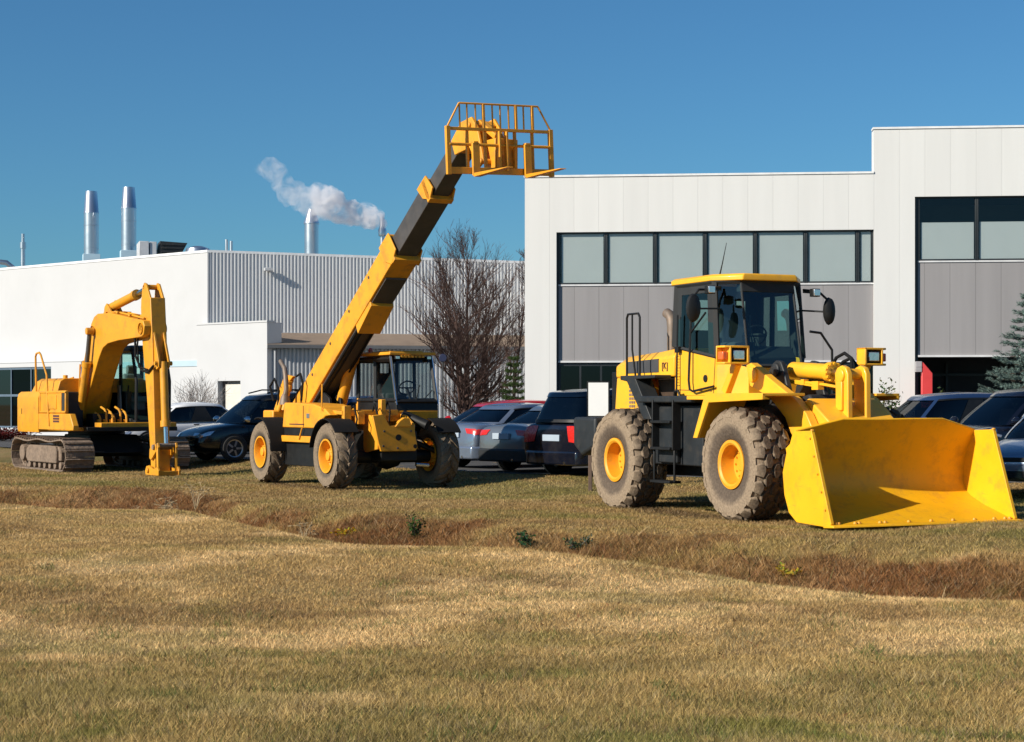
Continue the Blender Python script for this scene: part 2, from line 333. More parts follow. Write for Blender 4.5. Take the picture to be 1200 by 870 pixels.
def build_grass():
    g = np.random.default_rng(11)
    N = 1750000; u = g.random(N); d = 7.6 * (49 / 7.6) ** u                    # density falls with the square of the distance
    x = (g.random(N) - .5) * (.62 * d + 5.5); y = d
    x = x + (g.random(N) - .5) * .3
    t = ditch_t(x, y); keep = (y < yedge(x) + 2.3)
    for (cx, cy, rr) in ((4.27, 25.5, .0),): pass
    x, y, t = x[keep], y[keep], t[keep]; n = len(x)
    c = cover(x, y); r = g.random((n, 1)); c = c * (.45 + 1.15 * r ** 1.2)
    gr = (g.random(n) < .10)[:, None]; c = np.where(gr, c * .5 + np.array([.09, .11, .03]) * .5, c)
    pl = (g.random(n) < .10)[:, None]; c = np.where(pl, c * .5 + np.array([.5, .40, .25]) * .5, c)
    bank = (sst(.12, .35, t) * (1 - sst(.75, 1.02, t)))
    pn = V4(x * .8, y * .8, 4)
    h = (.016 + .026 * g.random(n)) * (.45 + 1.1 * pn) * (1 + .35 * (1 - sst(8, 13, y))) 
    h = h + bank * (.025 + .07 * g.random(n) ** 2)
    up = sst(1.0, 1.2, t); h = h * (1 + .3 * up)
    w = (.0010 + .00015 * y) * (.7 + .6 * g.random(n))
    o = blades('grass', x, y, h, w, c, .95, 5); tag(o, 'short dry straw coloured grass over the whole field and ditch', 'grass')
    # clumps of longer grass close to the camera
    K = 760; cxy = np.stack([g.random(K), 7.8 + 9.5 * g.random(K) ** 1.4], 1); cx = (cxy[:, 0] - .5) * (.62 * cxy[:, 1] + 3); cy = cxy[:, 1]
    nb = 46; sz = .05 + .11 * g.random(K); x = (cx[:, None] + g.normal(0, 1, (K, nb)) * sz[:, None]).ravel(); y = (cy[:, None] + g.normal(0, 1, (K, nb)) * sz[:, None]).ravel()
    kind = np.repeat(g.random(K), nb)[:, None]; n = len(x); c = np.where(kind < .55, np.array([.13, .155, .045]), np.where(kind < .8, np.array([.40, .31, .16]), np.array([.22, .15, .08]))) * (.5 + .9 * g.random((n, 1)))
    h = np.repeat(.035 + .05 * g.random(K), nb) * (.5 + .8 * g.random(n)); k = ditch_t(x, y) < .05
    o = blades('grass_clumps', x[k], y[k], h[k], (.0022 + .0012 * g.random(n))[k], c[k], .8, 8); tag(o, 'clumps of longer green and straw grass in the foreground', 'grass')
    # dead leaves blown over the turf
    n = 900; y = 7.8 + 22 * g.random(n) ** 1.3; x = (g.random(n) - .5) * .64 * y; c = np.array([.20, .10, .045]) * (.5 + 1.2 * g.random((n, 1)))
    o = blades('fallen_leaves', x, y, .022 + .02 * g.random(n), .012 + .012 * g.random(n), c, 1.6, 9); tag(o, 'small brown dead leaves scattered over the grass', 'leaves')
    # taller weeds on the far bank of the ditch
    N = 34000; x = (g.random(N) - .5) * 22; tt = .16 + .8 * g.random(N) ** 1.2
    lip = np.interp(x, LIPX, LIPY); far = np.interp(x, FARX, FARY); y = lip + tt * (far - lip)
    cl = V4(x * 1.3 + 3, y * 1.3, 3); k = cl > .44 + .25 * (1 - np.exp(-((tt - .5) / .28) ** 2)) * 1.0
    x, y = x[k], y[k]; n = len(x); m = g.random((n, 1))
    c = np.where(m < .30, np.array([.21, .095, .045]), np.where(m < .60, np.array([.36, .25, .13]), np.where(m < .82, np.array([.12, .075, .045]), np.array([.13, .13, .045])))) * (.6 + .8 * g.random((n, 1)))
    h = .03 + .20 * g.random(n) ** 3.2; w = .003 + .006 * g.random(n)
    o = blades('bank_weeds', x, y, h, w, c, 1.1, 6); tag(o, 'reddish brown withered weeds covering the far ditch bank', 'weeds')
build_grass()

# the car park: asphalt sheet beyond the grass
def build_lot():
    xs = np.concatenate([[-400, -60, -30], np.arange(-18, 18, 1.5), [30, 60, 400]]); mb = MB(); e = np.array([float(yedge(np.array(x))) + 2.4 for x in xs])
    vs = [(x, yy, .152) for x, yy in zip(xs, e)] + [(x, 420, .152) for x in xs]; n = len(xs)
    mb.add(vs, [(i, i + 1, n + i + 1, n + i) for i in range(n - 1)])
    tag(mb.build('parking_lot', mat('asphalt', (.055, .054, .055), .9, var=.3, scale=1.2, dirt=(.13, .12, .11), damt=.5, bump=.4, bscale=60)), kind='structure')
    st = mat('worn road paint', (.55, .55, .52), .8, var=.2, scale=8); mb = MB()
    for k in range(9):
        mb.bx(-2 + k * 2.7, -1.9 + k * 2.7, 48 + .0 * k, 53, .156, .1565)
    tag(mb.build('parking_lines', st, sm=0), kind='structure')
build_lot()

# ------------------------------------------------------------------ wheels
def tyre_mesh(R, W, hw_flat, bead_r, blocks, h, loc, parent, m):
    def rad(w):
        a = abs(w) / (W / 2); return R - h - .085 * R * max(0, a - hw_flat) ** 2 / (1 - hw_flat) ** 2
    mb = MB(); k = W / 2
    prof = [(bead_r, -k * .72), (bead_r * 1.12, -k * .88), ((bead_r + R) / 2, -k * 1.0), (R * .88, -k * .98), (rad(-k * .94), -k * .93)]
    for j in range(-4, 5): w = k * .9 * j / 4; prof.append((rad(w), w))
    prof += [(rad(k * .94), k * .93), (R * .88, k * .98), ((bead_r + R) / 2, k), (bead_r * 1.12, k * .88), (bead_r, k * .72)]
    mb.lathe(prof, (0, 0, 0), 'y', 64)
    for poly in blocks:
        cw = sum(p[0] for p in poly) / len(poly); cu = sum(p[1] for p in poly) / len(poly)
        def P(w, u, r): a = u / R; return (r * math.sin(a), w, r * math.cos(a))
        lo = [P(w, u, rad(w) - .02) for w, u in poly]
        hi = [P(cw + (w - cw) * .84, cu + (u - cu) * .8, rad(w) + h) for w, u in poly]
        mb.loft([lo, hi])
    return mb.build('tyre', m, parent, sm=40, loc=loc)
def hex_blocks(R, W, N):
    out = []; P = 2 * math.pi * R / N
    rows = [(-.40, .0, .19), (-.205, .5, .20), (0, 0, .20), (.205, .5, .20), (.40, 0, .19)]
    for c, s, wd in rows:
        for k in range(N):
            u = (k + s) * P + rnd.uniform(-.006, .006); a = wd * W / 2 * 1.04; b = P * .42; cw = c * W
            if abs(c) > .3:
                sg = 1 if c > 0 else -1
                out.append([(cw + sg * .105 * W, u - b * .8), (cw + sg * .105 * W, u + b * .8), (cw - sg * a * .5, u + b), (cw - sg * a, u + b * .2), (cw - sg * a, u - b * .5), (cw - sg * a * .5, u - b)])
            else: out.append([(cw - a, u - b * .35), (cw - a * .4, u - b), (cw + a * .6, u - b), (cw + a, u + b * .3), (cw + a * .4, u + b), (cw - a * .6, u + b)])
    return out
def lug_blocks(R, W, N, sg0):
    out = []; P = 2 * math.pi * R / N; k = W / 2
    for sg in (-1, 1):
        for i in range(N):
            u = (i + (.5 if sg > 0 else 0)) * P; t = P * .21; s = 1.05 * P * sg0
            out.append([(-sg * k * .06, u - t + s), (sg * k * .55, u - t + s * .35), (sg * k * .99, u - t), (sg * k * .99, u + t), (sg * k * .55, u + t * 1.1 + s * .35), (-sg * k * .06, u + t + s)])
    return out
def make_wheel(parent, kind, loc, flip):
    if kind == 'L':
        R, W, rr = .81, .60, .335; out = -1
        mb = MB(); mb.lathe([(.30, -.20), (.345, -.235), (.345, -.262), (.305, -.27), (.275, -.25), (.262, -.10), (.25, -.055), (.10, -.045), (.0, -.045)], (0, 0, 0), 'y', 40)
        mb.lathe([(.0, .18), (.30, .18), (.345, .235), (.30, -.2)], (0, 0, 0), 'y', 32)
        for k in range(12): a = k * math.pi / 6; mb.cyl((.19 * math.cos(a), -.04, .19 * math.sin(a)), (.19 * math.cos(a), -.075, .19 * math.sin(a)), .014, 6)
        mb.lathe([(.10, -.05), (.10, -.085), (.08, -.10), (0, -.10)], (0, 0, 0), 'y', 20)
        w = mb.build('wheel', M['rim'], parent, sm=30, loc=loc)
        tyre_mesh(R, W, .5, rr, hex_blocks(R, W, 19), .058, (0, 0, 0), w, M['tyreL'])
    else:
        R, W = .645, .42
        mb = MB(); mb.lathe([(.29, -.15), (.325, -.19), (.325, -.205), (.295, -.205), (.275, -.16), (.262, -.03), (.245, -.01), (.21, .0), (.175, -.055), (.15, -.06), (.0, -.06)], (0, 0, 0), 'y', 40)
        mb.lathe([(.0, .03), (.25, .03), (.27, .15), (.325, .19), (.325, .205), (.29, .15)], (0, 0, 0), 'y', 40)
        w = mb.build('wheel', M['rim'], parent, sm=30, loc=loc)
        h = MB(); h.lathe([(.145, -.055), (.145, -.10), (.12, -.125), (.09, -.13), (.085, -.165), (0, -.17)], (0, 0, 0), 'y', 24)
        for k in range(10): a = k * math.pi / 5; h.cyl((.122 * math.cos(a), -.11, .122 * math.sin(a)), (.122 * math.cos(a), -.143, .122 * math.sin(a)), .012, 6)
        h.box((0, .10, -.0), (.16, .12, .34)); h.lathe([(.13, .05), (.13, .18), (.08, .2), (.08, .3)], (0, 0, 0), 'y', 16)
        h.build('hub', M['rim'], w, bev=.006)
        tyre_mesh(R, W, .45, .315, lug_blocks(R, W, 15, 1), .05, (0, 0, 0), w, M['tyreT'])
    if flip: w.rotation_euler = (0, 0, math.pi)
    return w
# ------------------------------------------------------------------ wheel loader (local axes: x forward, y left, z up)
def place(x, y, z, head_deg): return (x, y, z), R_(head_deg) - math.pi / 2
def rect_frame(mb, pts, r, n=6):
    for i in range(len(pts)): mb.tube([pts[i], pts[(i + 1) % len(pts)]], r, n)
def text_mesh(name, s, size, m, parent, loc, rot, ext=.002):
    cu = bpy.data.curves.new(name, 'FONT'); cu.body = s; cu.size = size; cu.extrude = ext; cu.align_x = 'CENTER'; cu.align_y = 'CENTER'
    t = bpy.data.objects.new(name + '_src', cu); COL.objects.link(t); bpy.context.view_layer.update()
    me = bpy.data.meshes.new_from_object(t.evaluated_get(bpy.context.evaluated_depsgraph_get())); bpy.data.objects.remove(t)
    me.materials.clear(); me.materials.append(m); o = bpy.data.objects.new(name, me); COL.objects.link(o)
    if parent: o.parent = parent
    o.location = loc; o.rotation_euler = rot; return o

def build_loader():
    loc, rz = place(4.27, 25.55, -.03, 24.3)
    T = empty('wheel_loader', loc, rz, 'big yellow wheel loader with its wide bucket lowered on the grass', 'wheel loader')
    w = make_wheel(T, 'L', (0, -1.08, .795), False)
    for (x, y, fl) in ((-3.5, -1.08, False), (0, 1.08, True), (-3.5, 1.08, True)):
        c = dup(w, T); c.location = (x, y, .795 if x == 0 else .76)
        c.rotation_euler = (0, .9 if x else .4, math.pi if fl else 0)
    # frames
    f = MB(); f.prism([(-4.9, .95), (-4.9, 1.5), (-1.2, 1.5), (-1.0, 1.2), (-1.3, .55), (-4.2, .5)], 'y', -.5, .5)
    f.bx(-3.75, -3.25, -.85, .85, .58, .98); f.build('rear_frame', M['charcoal'], T, .02)
    f = MB(); f.prism([(-1.25, .6), (-1.25, 1.2), (-.75, 1.6), (-.4, 1.65), (.6, 1.3), (.75, .8), (.4, .5), (-.6, .5)], 'y', -.42, .42)
    f.bx(-.28, .28, -.85, .85, .55, 1.05); f.build('front_frame', M['charcoal'], T, .02)
    f = MB(); f.prism([(-5.25, 1.42), (-4.45, 1.42), (-4.45, .95), (-4.95, .78), (-5.25, .95)], 'y', -1.2, 1.2); f.build('counterweight', M['charcoal'], T, .05, seg=3)
    # engine hood
    h = MB()
    sec = [(-.80, 2.06), (-.80, 2.30), (-.66, 2.40), (.66, 2.40), (.80, 2.30), (.80, 2.06)]
    def hl(x, dz, s=1): return [(x, y * s, 2.06 + (z - 2.06) * dz) for y, z in sec]
    h.loft([hl(-4.58, .55, .88), hl(-4.50, .80, .97), hl(-4.3, 1.0), hl(-3.3, 1.16), hl(-2.55, 1.33)])
    hood = h.build('engine_hood', M['loader'], T, .03, seg=3)
    h = MB(); h.prism([(-4.46, 2.06), (-3.9, 2.06), (-3.0, 1.3), (-4.56, 1.3)], 'y', -.79, .79); h.build('engine_side_panel', M['loader'], T, .015)
    h = MB(); h.bx(-4.70, -4.47, -.76, .76, 1.42, 2.16)
    for k in range(9): h.bx(-4.72, -4.69, -.6, .6, 1.5 + k * .07, 1.53 + k * .07)
    h.build('radiator_guard', M['black'], T, .015)
    h = MB()
    for s in (-1, 1): h = MB(); h.prism([(-4.07, 2.13), (-4.07, 2.315), (-3.03, 2.345), (-3.03, 2.135)], 'y', s * .806 - .005, s * .806 + .005); h.build('hood_stripe', M['panelblack'], hood)
    text_mesh('model_decal', '[K]', .15, M['decal'], hood, (-2.83, -.809, 2.225), (math.pi / 2, 0, 0))
    g = MB()
    for r in range(9):
        for c in range(3): g.bx(-4.03 + c * .075, -3.975 + c * .075, -.797, -.785, 1.52 + r * .062, 1.56 + r * .062)
    for r in range(9):
        g.bx(-3.78, -3.70, -.797, -.785, 1.36 + r * .03, 1.372 + r * .03)
    g.build('side_grille', M['mud'], T)
    h = MB(); h.bx(-3.2, -2.55, -.72, .72, 1.3, 2.08); h.build('engine_block', mat('brown engine bay', (.05, .028, .016), .8, var=.4, scale=6), T, .02)
    # rear fenders with slanting stay, exhaust, handrail
    for s in (-1, 1):
        f = MB(); f.prism([(-3.72, 2.085), (-3.72, 2.02), (-3.50, 1.99), (-2.95, 1.40), (-2.70, 1.40), (-3.22, 2.03), (-2.6, 2.035), (-2.6, 2.085)], 'y', s * .82, s * 1.12)
        f.build('rear_fender', M['charcoal'], T, .012)
    e = MB(); e.tube([(-3.35, -.38, 2.40), (-3.35, -.38, 2.86), (-3.37, -.38, 2.97), (-3.43, -.38, 3.05), (-3.53, -.38, 3.09)], [.085, .085, .085, .083, .08], 16)
    e.lathe([(.10, 2.38), (.10, 2.46)], (-3.35, -.38, 0), 'z', 16); e.build('exhaust_pipe', M['exhaust'], T)
    r = MB()
    r.tube([(-3.68, -1.02, 2.06), (-3.68, -1.02, 3.0), (-3.64, -1.02, 3.06), (-3.30, -1.02, 3.06), (-3.25, -1.02, 3.0), (-3.25, -1.02, 2.08)], .019, 8)
    r.tube([(-3.50, -1.02, 3.05), (-3.50, -1.02, 2.5), (-3.46, -.98, 2.06)], .016, 8); r.build('handrail', M['black'], T)
    c = MB(); r = c
    r.tube([(-3.68, 1.02, 2.06), (-3.68, 1.02, 3.0), (-3.64, 1.02, 3.06), (-3.30, 1.02, 3.06), (-3.25, 1.02, 3.0), (-3.25, 1.02, 2.08)], .019, 8); r.build('handrail', M['black'], T)
    # ladder / tank block on both sides
    for s in (-1, 1):
        a = lambda y0, y1: (min(s * y0, s * y1), max(s * y0, s * y1))
        b = MB(); b.bx(-2.75, -1.25, *a(.5, 1.05), .72, 1.62); b.bx(-2.95, -1.2, *a(.5, 1.22), 1.66, 1.76)
        b.bx(-2.5, -1.9, *a(1.05, 1.12), .75, 1.6); b.build('tank', M['charcoal'], T, .02)
        b = MB()
        for z in (.45, .95, 1.35): b.bx(-2.45, -1.85, *a(1.08, 1.28), z, z + .04)
        for x in (-2.47, -1.85): b.bx(x, x + .035, *a(1.1, 1.24), .95, 1.7)
        for x in (-2.47, -1.85): b.tube([(x + .02, s * 1.2, .95), (x + .02, s * 1.2, .47)], .02, 6)
        b.build('ladder', M['black'], T, .006)
    # cab
    plan = [(-2.62, -.75), (-1.35, -.75), (-.94, -.46), (-.94, .46), (-1.35, .75), (-2.62, .75)]
    cab = MB(); cab.prism(plan, 'z', 1.765, 2.20)
    for s in (-1, 1):
        y0, y1 = (s * .75, s * .71)
        cab.prism([(-2.62, 2.19), (-2.62, 2.52), (-1.35, 2.33), (-1.35, 2.19)], 'y', min(y0, y1), max(y0, y1))
        cab.ext([(-1.35, s * .75, 2.19), (-1.35, s * .75, 2.33), (-.94, s * .46, 2.2), (-.94, s * .46, 2.19)], (-.03, -s * .03, 0))
    cab.bx(-2.62, -2.58, -.71, .71, 2.19, 2.52)
    cab = cab.build('cab', M['loader'], T, .012)
    def top(p): return (-2.58 if p[0] < -2 else (-1.46 if p[0] < -1.2 else -1.18), p[1] * .97, 3.455)
    zb = {-2.62: 2.52, -1.35: 2.33, -.94: 2.2}
    fr = MB(); B = [(p[0], p[1], zb[p[0]]) for p in plan]; TT = [top(p) for p in plan]
    for i in (0, 1, 4, 5): fr.tube([B[i], TT[i]], .055, 4)
    for i in (2, 3): fr.tube([B[i], TT[i]], .02, 6)
    for i in range(6):
        j = (i + 1) % 6; fr.tube([TT[i], TT[j]], .05, 4); fr.tube([B[i], B[j]], .03, 4)
    for s in (-1, 1):
        fr.prism([(-1.62, 2.38), (-1.45, 2.36), (-1.52, 3.44), (-1.66, 3.44)], 'y', s * .715 - .025, s * .715 + .025)
        fr.prism([(-2.2, 2.45), (-2.12, 2.44), (-2.10, 3.44), (-2.18, 3.44)], 'y', s * .715 - .025, s * .715 + .025)
        fr.prism([(-2.6, 2.52), (-2.44, 2.5), (-2.42, 3.44), (-2.58, 3.44)], 'y', s * .715 - .025, s * .715 + .025)
        fr.prism([(-2.58, 3.30), (-1.5, 3.30), (-1.46, 3.45), (-2.58, 3.45)], 'y', s * .715 - .022, s * .715 + .022)
    fr.bx(-2.60, -2.56, -.70, .70, 2.5, 2.78); fr.bx(-2.6, -2.56, -.72, -.5, 2.5, 3.45); fr.bx(-2.6, -2.56, .5, .72, 2.5, 3.45); fr.bx(-2.60, -2.56, -.06, .10, 2.5, 3.45)
    fr.bx(-2.60, -2.56, -.72, .72, 3.25, 3.45)
    fr.prism([(-1.30, 3.30), (-1.13, 3.30), (-1.16, 3.45), (-1.30, 3.45)], 'y', -.45, .45)
    fr.build('cab_frame', M['interior'], cab, .006)
    rf = MB(); rp = [(-2.70, -.77), (-1.48, -.79), (-1.08, -.47), (-1.08, .47), (-1.48, .79), (-2.70, .77)]
    rf.loft([[(x, y, 3.465) for x, y in rp], [(x, y, 3.53) for x, y in rp], [(x * .985 - .03, y * .93, 3.565) for x, y in rp]]); rf.build('cab_roof', M['loader'], cab, .012)
    gl = MB()
    def pane(a, b, c, d): gl.add([a, b, c, d], [(0, 1, 2, 3)])
    for i in range(6):
        j = (i + 1) % 6; pane(B[i], B[j], TT[j], TT[i])
    gl.build('cab_windows', M['cabglass'], cab, sm=0)
    it = MB(); it.bx(-2.55, -1.05, -.45, .45, 2.19, 2.24); it.prism([(-1.5, 2.2), (-1.0, 2.2), (-.99, 2.32), (-1.15, 2.5), (-1.4, 2.42)], 'y', -.4, .4)
    it.bx(-2.3, -1.9, .30, .45, 2.2, 2.72); it.tube([(-1.35, 0, 2.4), (-1.5, 0, 2.62)], .035, 8)
    it.build('dashboard', M['interior'], cab, .02)
    se = MB(); se.box((-1.95, 0, 2.5), (.5, .5, .16)); se.box((-2.2, 0, 2.85), (.14, .46, .62), Matrix.Rotation(-.12, 3, 'Y')); se.box((-2.26, 0, 3.2), (.1, .26, .18)); se.bx(-2.1, -1.8, -.16, .16, 2.2, 2.45)
    se.build('seat', M['seat'], cab, .05, seg=3)
    st = MB(); st.tube([(-1.52 + .17 * math.cos(a) * .4, .2 * math.sin(a), 2.66 + .17 * math.cos(a) * .9) for a in [k * math.pi / 10 for k in range(21)]], .016, 6, False); st.tube([(-1.52, -.19, 2.66), (-1.52, .19, 2.66)], .014, 6); st.build('steering_wheel', M['black'], cab)
    d = MB()
    d.tube([(-2.05, -.79, 2.95), (-2.05, -.83, 2.0), (-2.02, -.83, 1.86), (-1.95, -.82, 1.83), (-1.36, -.80, 1.90)], .018, 6); d.tube([(-2.05, -.79, 2.72), (-1.62, -.79, 3.0)], .016, 6)
    d.tube([(-2.44, -.80, 3.0), (-2.44, -.82, 1.8), (-2.40, -.84, 1.2)], .014, 6); d.tube([(-2.48, -.84, 1.70), (-2.42, -.86, 1.83), (-2.32, -.86, 1.84), (-2.26, -.86, 1.74)], .02, 6); d.build('door_rail', M['black'], cab)
    d = MB(); d.lathe([(.055, 0), (.055, .014), (0, .018)], (-1.68, -.75, 2.02), (0, -1, 0), 16); d.build('door_lock', M['black'], cab); d = MB(); d.box((-2.44, -.79, 2.47), (.10, .06, .09)); d.build('door_hinge', M['black'], cab)
    d = MB()
    for k in range(11): d.bx(-2.56, -2.50 + (.02 if k % 3 else .04), -.757, -.748, 1.92 + k * .045, 1.926 + k * .045)
    for (x0, z0, x1, z1) in ((-2.61, 1.78, -2.61, 2.5), (-1.45, 1.8, -1.40, 2.32), (-2.6, 1.86, -1.5, 1.83)): d.beam((x0, z0), (x1, z1), -.757, -.748, .008)
    d.build('panel_seams', M['decal'], cab)
    wp = MB(); wp.tube([(-.98, -.30, 2.24), (-1.08, -.36, 2.75), (-1.11, -.33, 2.95)], .012, 6); wp.tube([(-1.035, -.24, 2.45), (-1.13, -.40, 2.95)], .008, 6); wp.build('windscreen_wiper', M['black'], cab)
    a = MB(); a.tube([(-1.50, -.62, 3.54), (-1.42, -.62, 3.72), (-1.30, -.62, 4.02)], [.012, .008, .004], 6); a.build('antenna', M['black'], T)
    # mirrors, work lights, headlights
    for s in (-1, 1):
        y = -1.36 if s < 0 else .98
        mr = MB(); mr.tube([(-1.30, s * .72, 3.33), (-1.05, y - s * .12, 3.30), (-1.0, y, 3.18)], .018, 6); mr.tube([(-1.35, s * .72, 3.05), (-1.02, y, 3.02)], .014, 6)
        mr.lathe([(0, 0), (.07, .005), (.11, .03), (.12, .08), (.11, .1), (0, .1)], (-.93, y, 3.04), (-1, 0, 0), 16)
        for i in range(len(mr.v) - 96, len(mr.v)):
            v = mr.v[i]; mr.v[i] = (v[0], y + (v[1] - y) * (.95 if s < 0 else .8), 3.03 + (v[2] - 3.04) * 1.75)
        mr.build('mirror', M['black'], T)
        yy = -1.08 if s < 0 else .73
        wl = MB(); wl.box((-1.0, yy, 3.30), (.10, .13, .12)); wl.tube([(-1.05, yy, 3.33), (-1.3, s * .72, 3.36)], .02, 6); wl = wl.build('work_light', M['black'], T, .015)
        ln = MB(); ln.box((-.945, yy, 3.30), (.02, .11, .10)); ln.build('lens', M['lens'], wl, .008)
    r = MB(); r.tube([(-1.0, .64, 2.72), (-.98, .82, 2.70), (-.98, 1.02, 2.45), (-.98, 1.03, 1.9)], .02, 8); r.build('grab_rail', M['black'], T)
    for s in (-1, 1):
        yo, yi = s * 1.40, s * .98; x0, x1 = -.30, -.08; z0, z1 = 2.20, 2.46
        hb = MB(); P = lambda a: [(x0 - .03 if a else x1, 0, 0)]
        # housing: open front frame with a slanting outer end
        ysp = s * 1.285
        for (ya, yb) in ((yi, yi + s * .035), (ysp - s * .014, ysp + s * .014)): hb.bx(x0, x1, min(ya, yb), max(ya, yb), z0, z1)
        hb.bx(x0, x1, min(yi, ysp), max(yi, ysp), z1 - .03, z1); hb.bx(x0, x1, min(yi, ysp), max(yi, ysp), z0, z0 + .03); hb.bx(x0, x0 + .03, min(yi, ysp), max(yi, ysp), z0, z1)
        for z in (z0, z1 - .03): hb.prism([(x1, ysp), (x1 - .03, yo - s * .03), (x1 - .09, yo), (x0 + .02, yo), (x0, ysp)], 'z', z, z + .03)
        hb.bx(x0, x0 + .02, min(ysp, yo), max(ysp, yo), z0, z1)
        hb = hb.build('headlight', M['loader'], T, .008)
        l = MB(); l.bx(x0 + .04, x1 - .02, min(yi + s * .045, ysp - s * .02), max(yi + s * .045, ysp - s * .02), z0 + .04, z1 - .04); l.build('lamp_bezel', M['black'], hb, .02)
        l = MB(); l.bx(x1 - .03, x1 - .008, min(yi + s * .075, ysp - s * .05), max(yi + s * .075, ysp - s * .05), z0 + .065, z1 - .065); l.build('lens', M['lens'], hb, .01)
        l = MB(); l.bx(x0 + .03, x1 - .05, min(ysp + s * .018, yo - s * .012), max(ysp + s * .018, yo - s * .012), z0 + .06, z1 - .08); l.build('indicator', M['amber'] if s < 0 else M['red'], hb, .015)
        b = MB()
        b.beam((-.52, 1.80), (-.22, 2.22), s * 1.10 - .05, s * 1.10 + .05, .12)
        b.build('headlight_bracket', M['loader'], T, .01)
    # front fenders
    for s in (-1, 1):
        yo_ = 1.40 if s < 0 else 1.12; xe = .92 if s < 0 else .55; y0, y1 = sorted((s * .72, s * yo_)); f = MB()
        f.prism([(-.60, 1.79), (xe, 1.79), (xe, 1.75), (-.56, 1.74), (-.88, 1.15), (-.94, 1.15)], 'y', y0, y1)
        yy = sorted((s * (yo_ + .002), s * (yo_ - .045))); f.prism([(-.60, 1.788), (xe, 1.788), (xe, 1.70), (-.50, 1.66), (-.82, 1.15), (-.938, 1.15)], 'y', *yy)
        f.build('front_fender', M['loader'], T, .008)
    f = MB(); f.bx(-1.3, -.55, -1.3, 1.3, 1.70, 1.76); f.build('platform', M['loader'], T, .01)
    # boom tower, tilt ram, bell crank, lift arms, lift rams
    for s in (-1, 1):
        t = MB(); t.prism([(-.95, 1.35), (-.80, 1.9), (-.50, 2.22), (-.40, 2.27), (-.28, 2.25), (-.20, 2.12), (-.05, 1.75), (.35, 1.3)], 'y', s * .30 - .04, s * .30 + .04)
        t.lathe([(.10, 0), (.10, .05), (.05, .06), (0, .06)], (-.38, s * .33, 2.13), (0, s, 0), 16); t.build('boom_tower', M['charcoal'], T, .015)
    t = MB(); t.prism([(-.2, 1.3), (.15, 1.75), (.32, 1.78), (.75, 1.3), (.6, .9), (-.1, .9)], 'y', -.26, .26); t.build('tower_gusset', M['charcoal'], T, .03)
    c = MB(); c.tube([(-.46, 0, 2.135), (.50, 0, 2.085)], .115, 24); c.tube([(.46, 0, 2.087), (.56, 0, 2.082)], .145, 24)
    for k in range(12): a = k * math.pi / 6; c.tube([(.50, .125 * math.cos(a), 2.085 + .125 * math.sin(a)), (.59, .125 * math.cos(a), 2.08 + .125 * math.sin(a))], .022, 6)
    c.tube([(-.4, -.15, 1.98), (.55, -.16, 1.91), (1.0, -.16, 1.86)], .022, 6); c.tube([(-.3, -.16, 1.95), (.45, -.18, 1.88)], .016, 6); c.box((.38, -.15, 1.90), (.16, .1, .12)); c.box((.05, -.15, 1.95), (.08, .08, .08))
    cy = c.build('tilt_cylinder', M['loader'], T, sm=30)
    r = MB(); r.tube([(.55, 0, 2.08), (1.02, 0, 2.05)], .06, 16); r.build('piston_rod', M['chrome'], cy)
    h = MB(); h.tube([(.0, .3, 2.1), (.15, .32, 2.3), (.35, .32, 2.36), (.55, .3, 2.28), (.7, .2, 2.1)], .025, 8); h.build('hydraulic_hose', M['rubber'], T); h = MB(); h.tube([(.05, .38, 2.05), (.2, .4, 2.24), (.4, .4, 2.29), (.62, .36, 2.15)], .025, 8); h.build('hydraulic_hose', M['rubber'], T)
    b = MB()
    for y in (-.20, .10): b.prism([(.86, 2.06), (.92, 2.14), (1.02, 2.17), (1.12, 2.14), (1.17, 2.05), (1.18, 1.35), (1.1, .8), (.95, .8), (.92, 1.35)], 'y', y, y + .085)
    b.lathe([(.10, 0), (.10, .03), (.0, .035)], (1.01, -.20, 2.03), (0, -1, 0), 20); b.prism([(.93, 1.95), (1.08, 1.95), (1.08, 1.55), (.93, 1.55)], 'y', -.235, -.2); b.tube([(1.01, -.2, 2.05), (1.01, .2, 2.05)], .075, 16)
    b.build('bell_crank', M['loader'], T, .015)
    arm = [(-.62, 2.20), (-.50, 2.23), (-.36, 2.17), (.0, 2.00), (.62, 1.72), (.92, 1.51), (1.08, 1.30), (1.22, .95), (1.50, .60), (1.48, .30), (1.30, .30), (.95, .72), (.66, 1.02), (.58, 1.18), (.40, 1.45), (.0, 1.73), (-.52, 1.90)]
    for s in (-1, 1):
        y = s * .64; a = MB(); a.prism(arm, 'y', y - .065, y + .065); a.lathe([(.11, 0), (.11, .03), (.06, .04), (0, .04)], (-.42, y + s * .065, 2.06), (0, s, 0), 16); a.build('lift_arm', M['loader'], T, .012)
        l = MB(); l.tube([(-.7, s * .5, 1.15), (.35, s * .5, 1.22)], .085, 16); l.tube([(.3, s * .5, 1.22), (.75, s * .52, 1.25)], .05, 12); l.build('lift_cylinder', M['charcoal'], T)
    a = MB(); a.tube([(.80, -.62, 1.35), (.80, .62, 1.35)], .13, 20); a.prism([(.62, 1.66), (.75, 1.72), (1.3, 1.38), (1.1, 1.1), (.8, 1.2)], 'y', -.56, .56); a.build('arm_crosstube', M['loader'], T, .02)
    # bucket
    prof = [(1.93, 1.44), (1.80, 1.26), (1.64, .98), (1.575, .76), (1.58, .58), (1.63, .47), (1.74, .39), (2.0, .285), (2.66, .10)]
    th = []
    for i, p in enumerate(prof):
        a = Vector(prof[max(0, i - 1)]); b2 = Vector(prof[min(len(prof) - 1, i + 1)]); t = (b2 - a).normalized(); q = Vector((t.y, -t.x)); th.append((p[0] - q.x * -.03, p[1] - q.y * -.03))
    B_ = MB(); Wd = 1.45
    out = prof + th[::-1]
    def yl(i): return .0
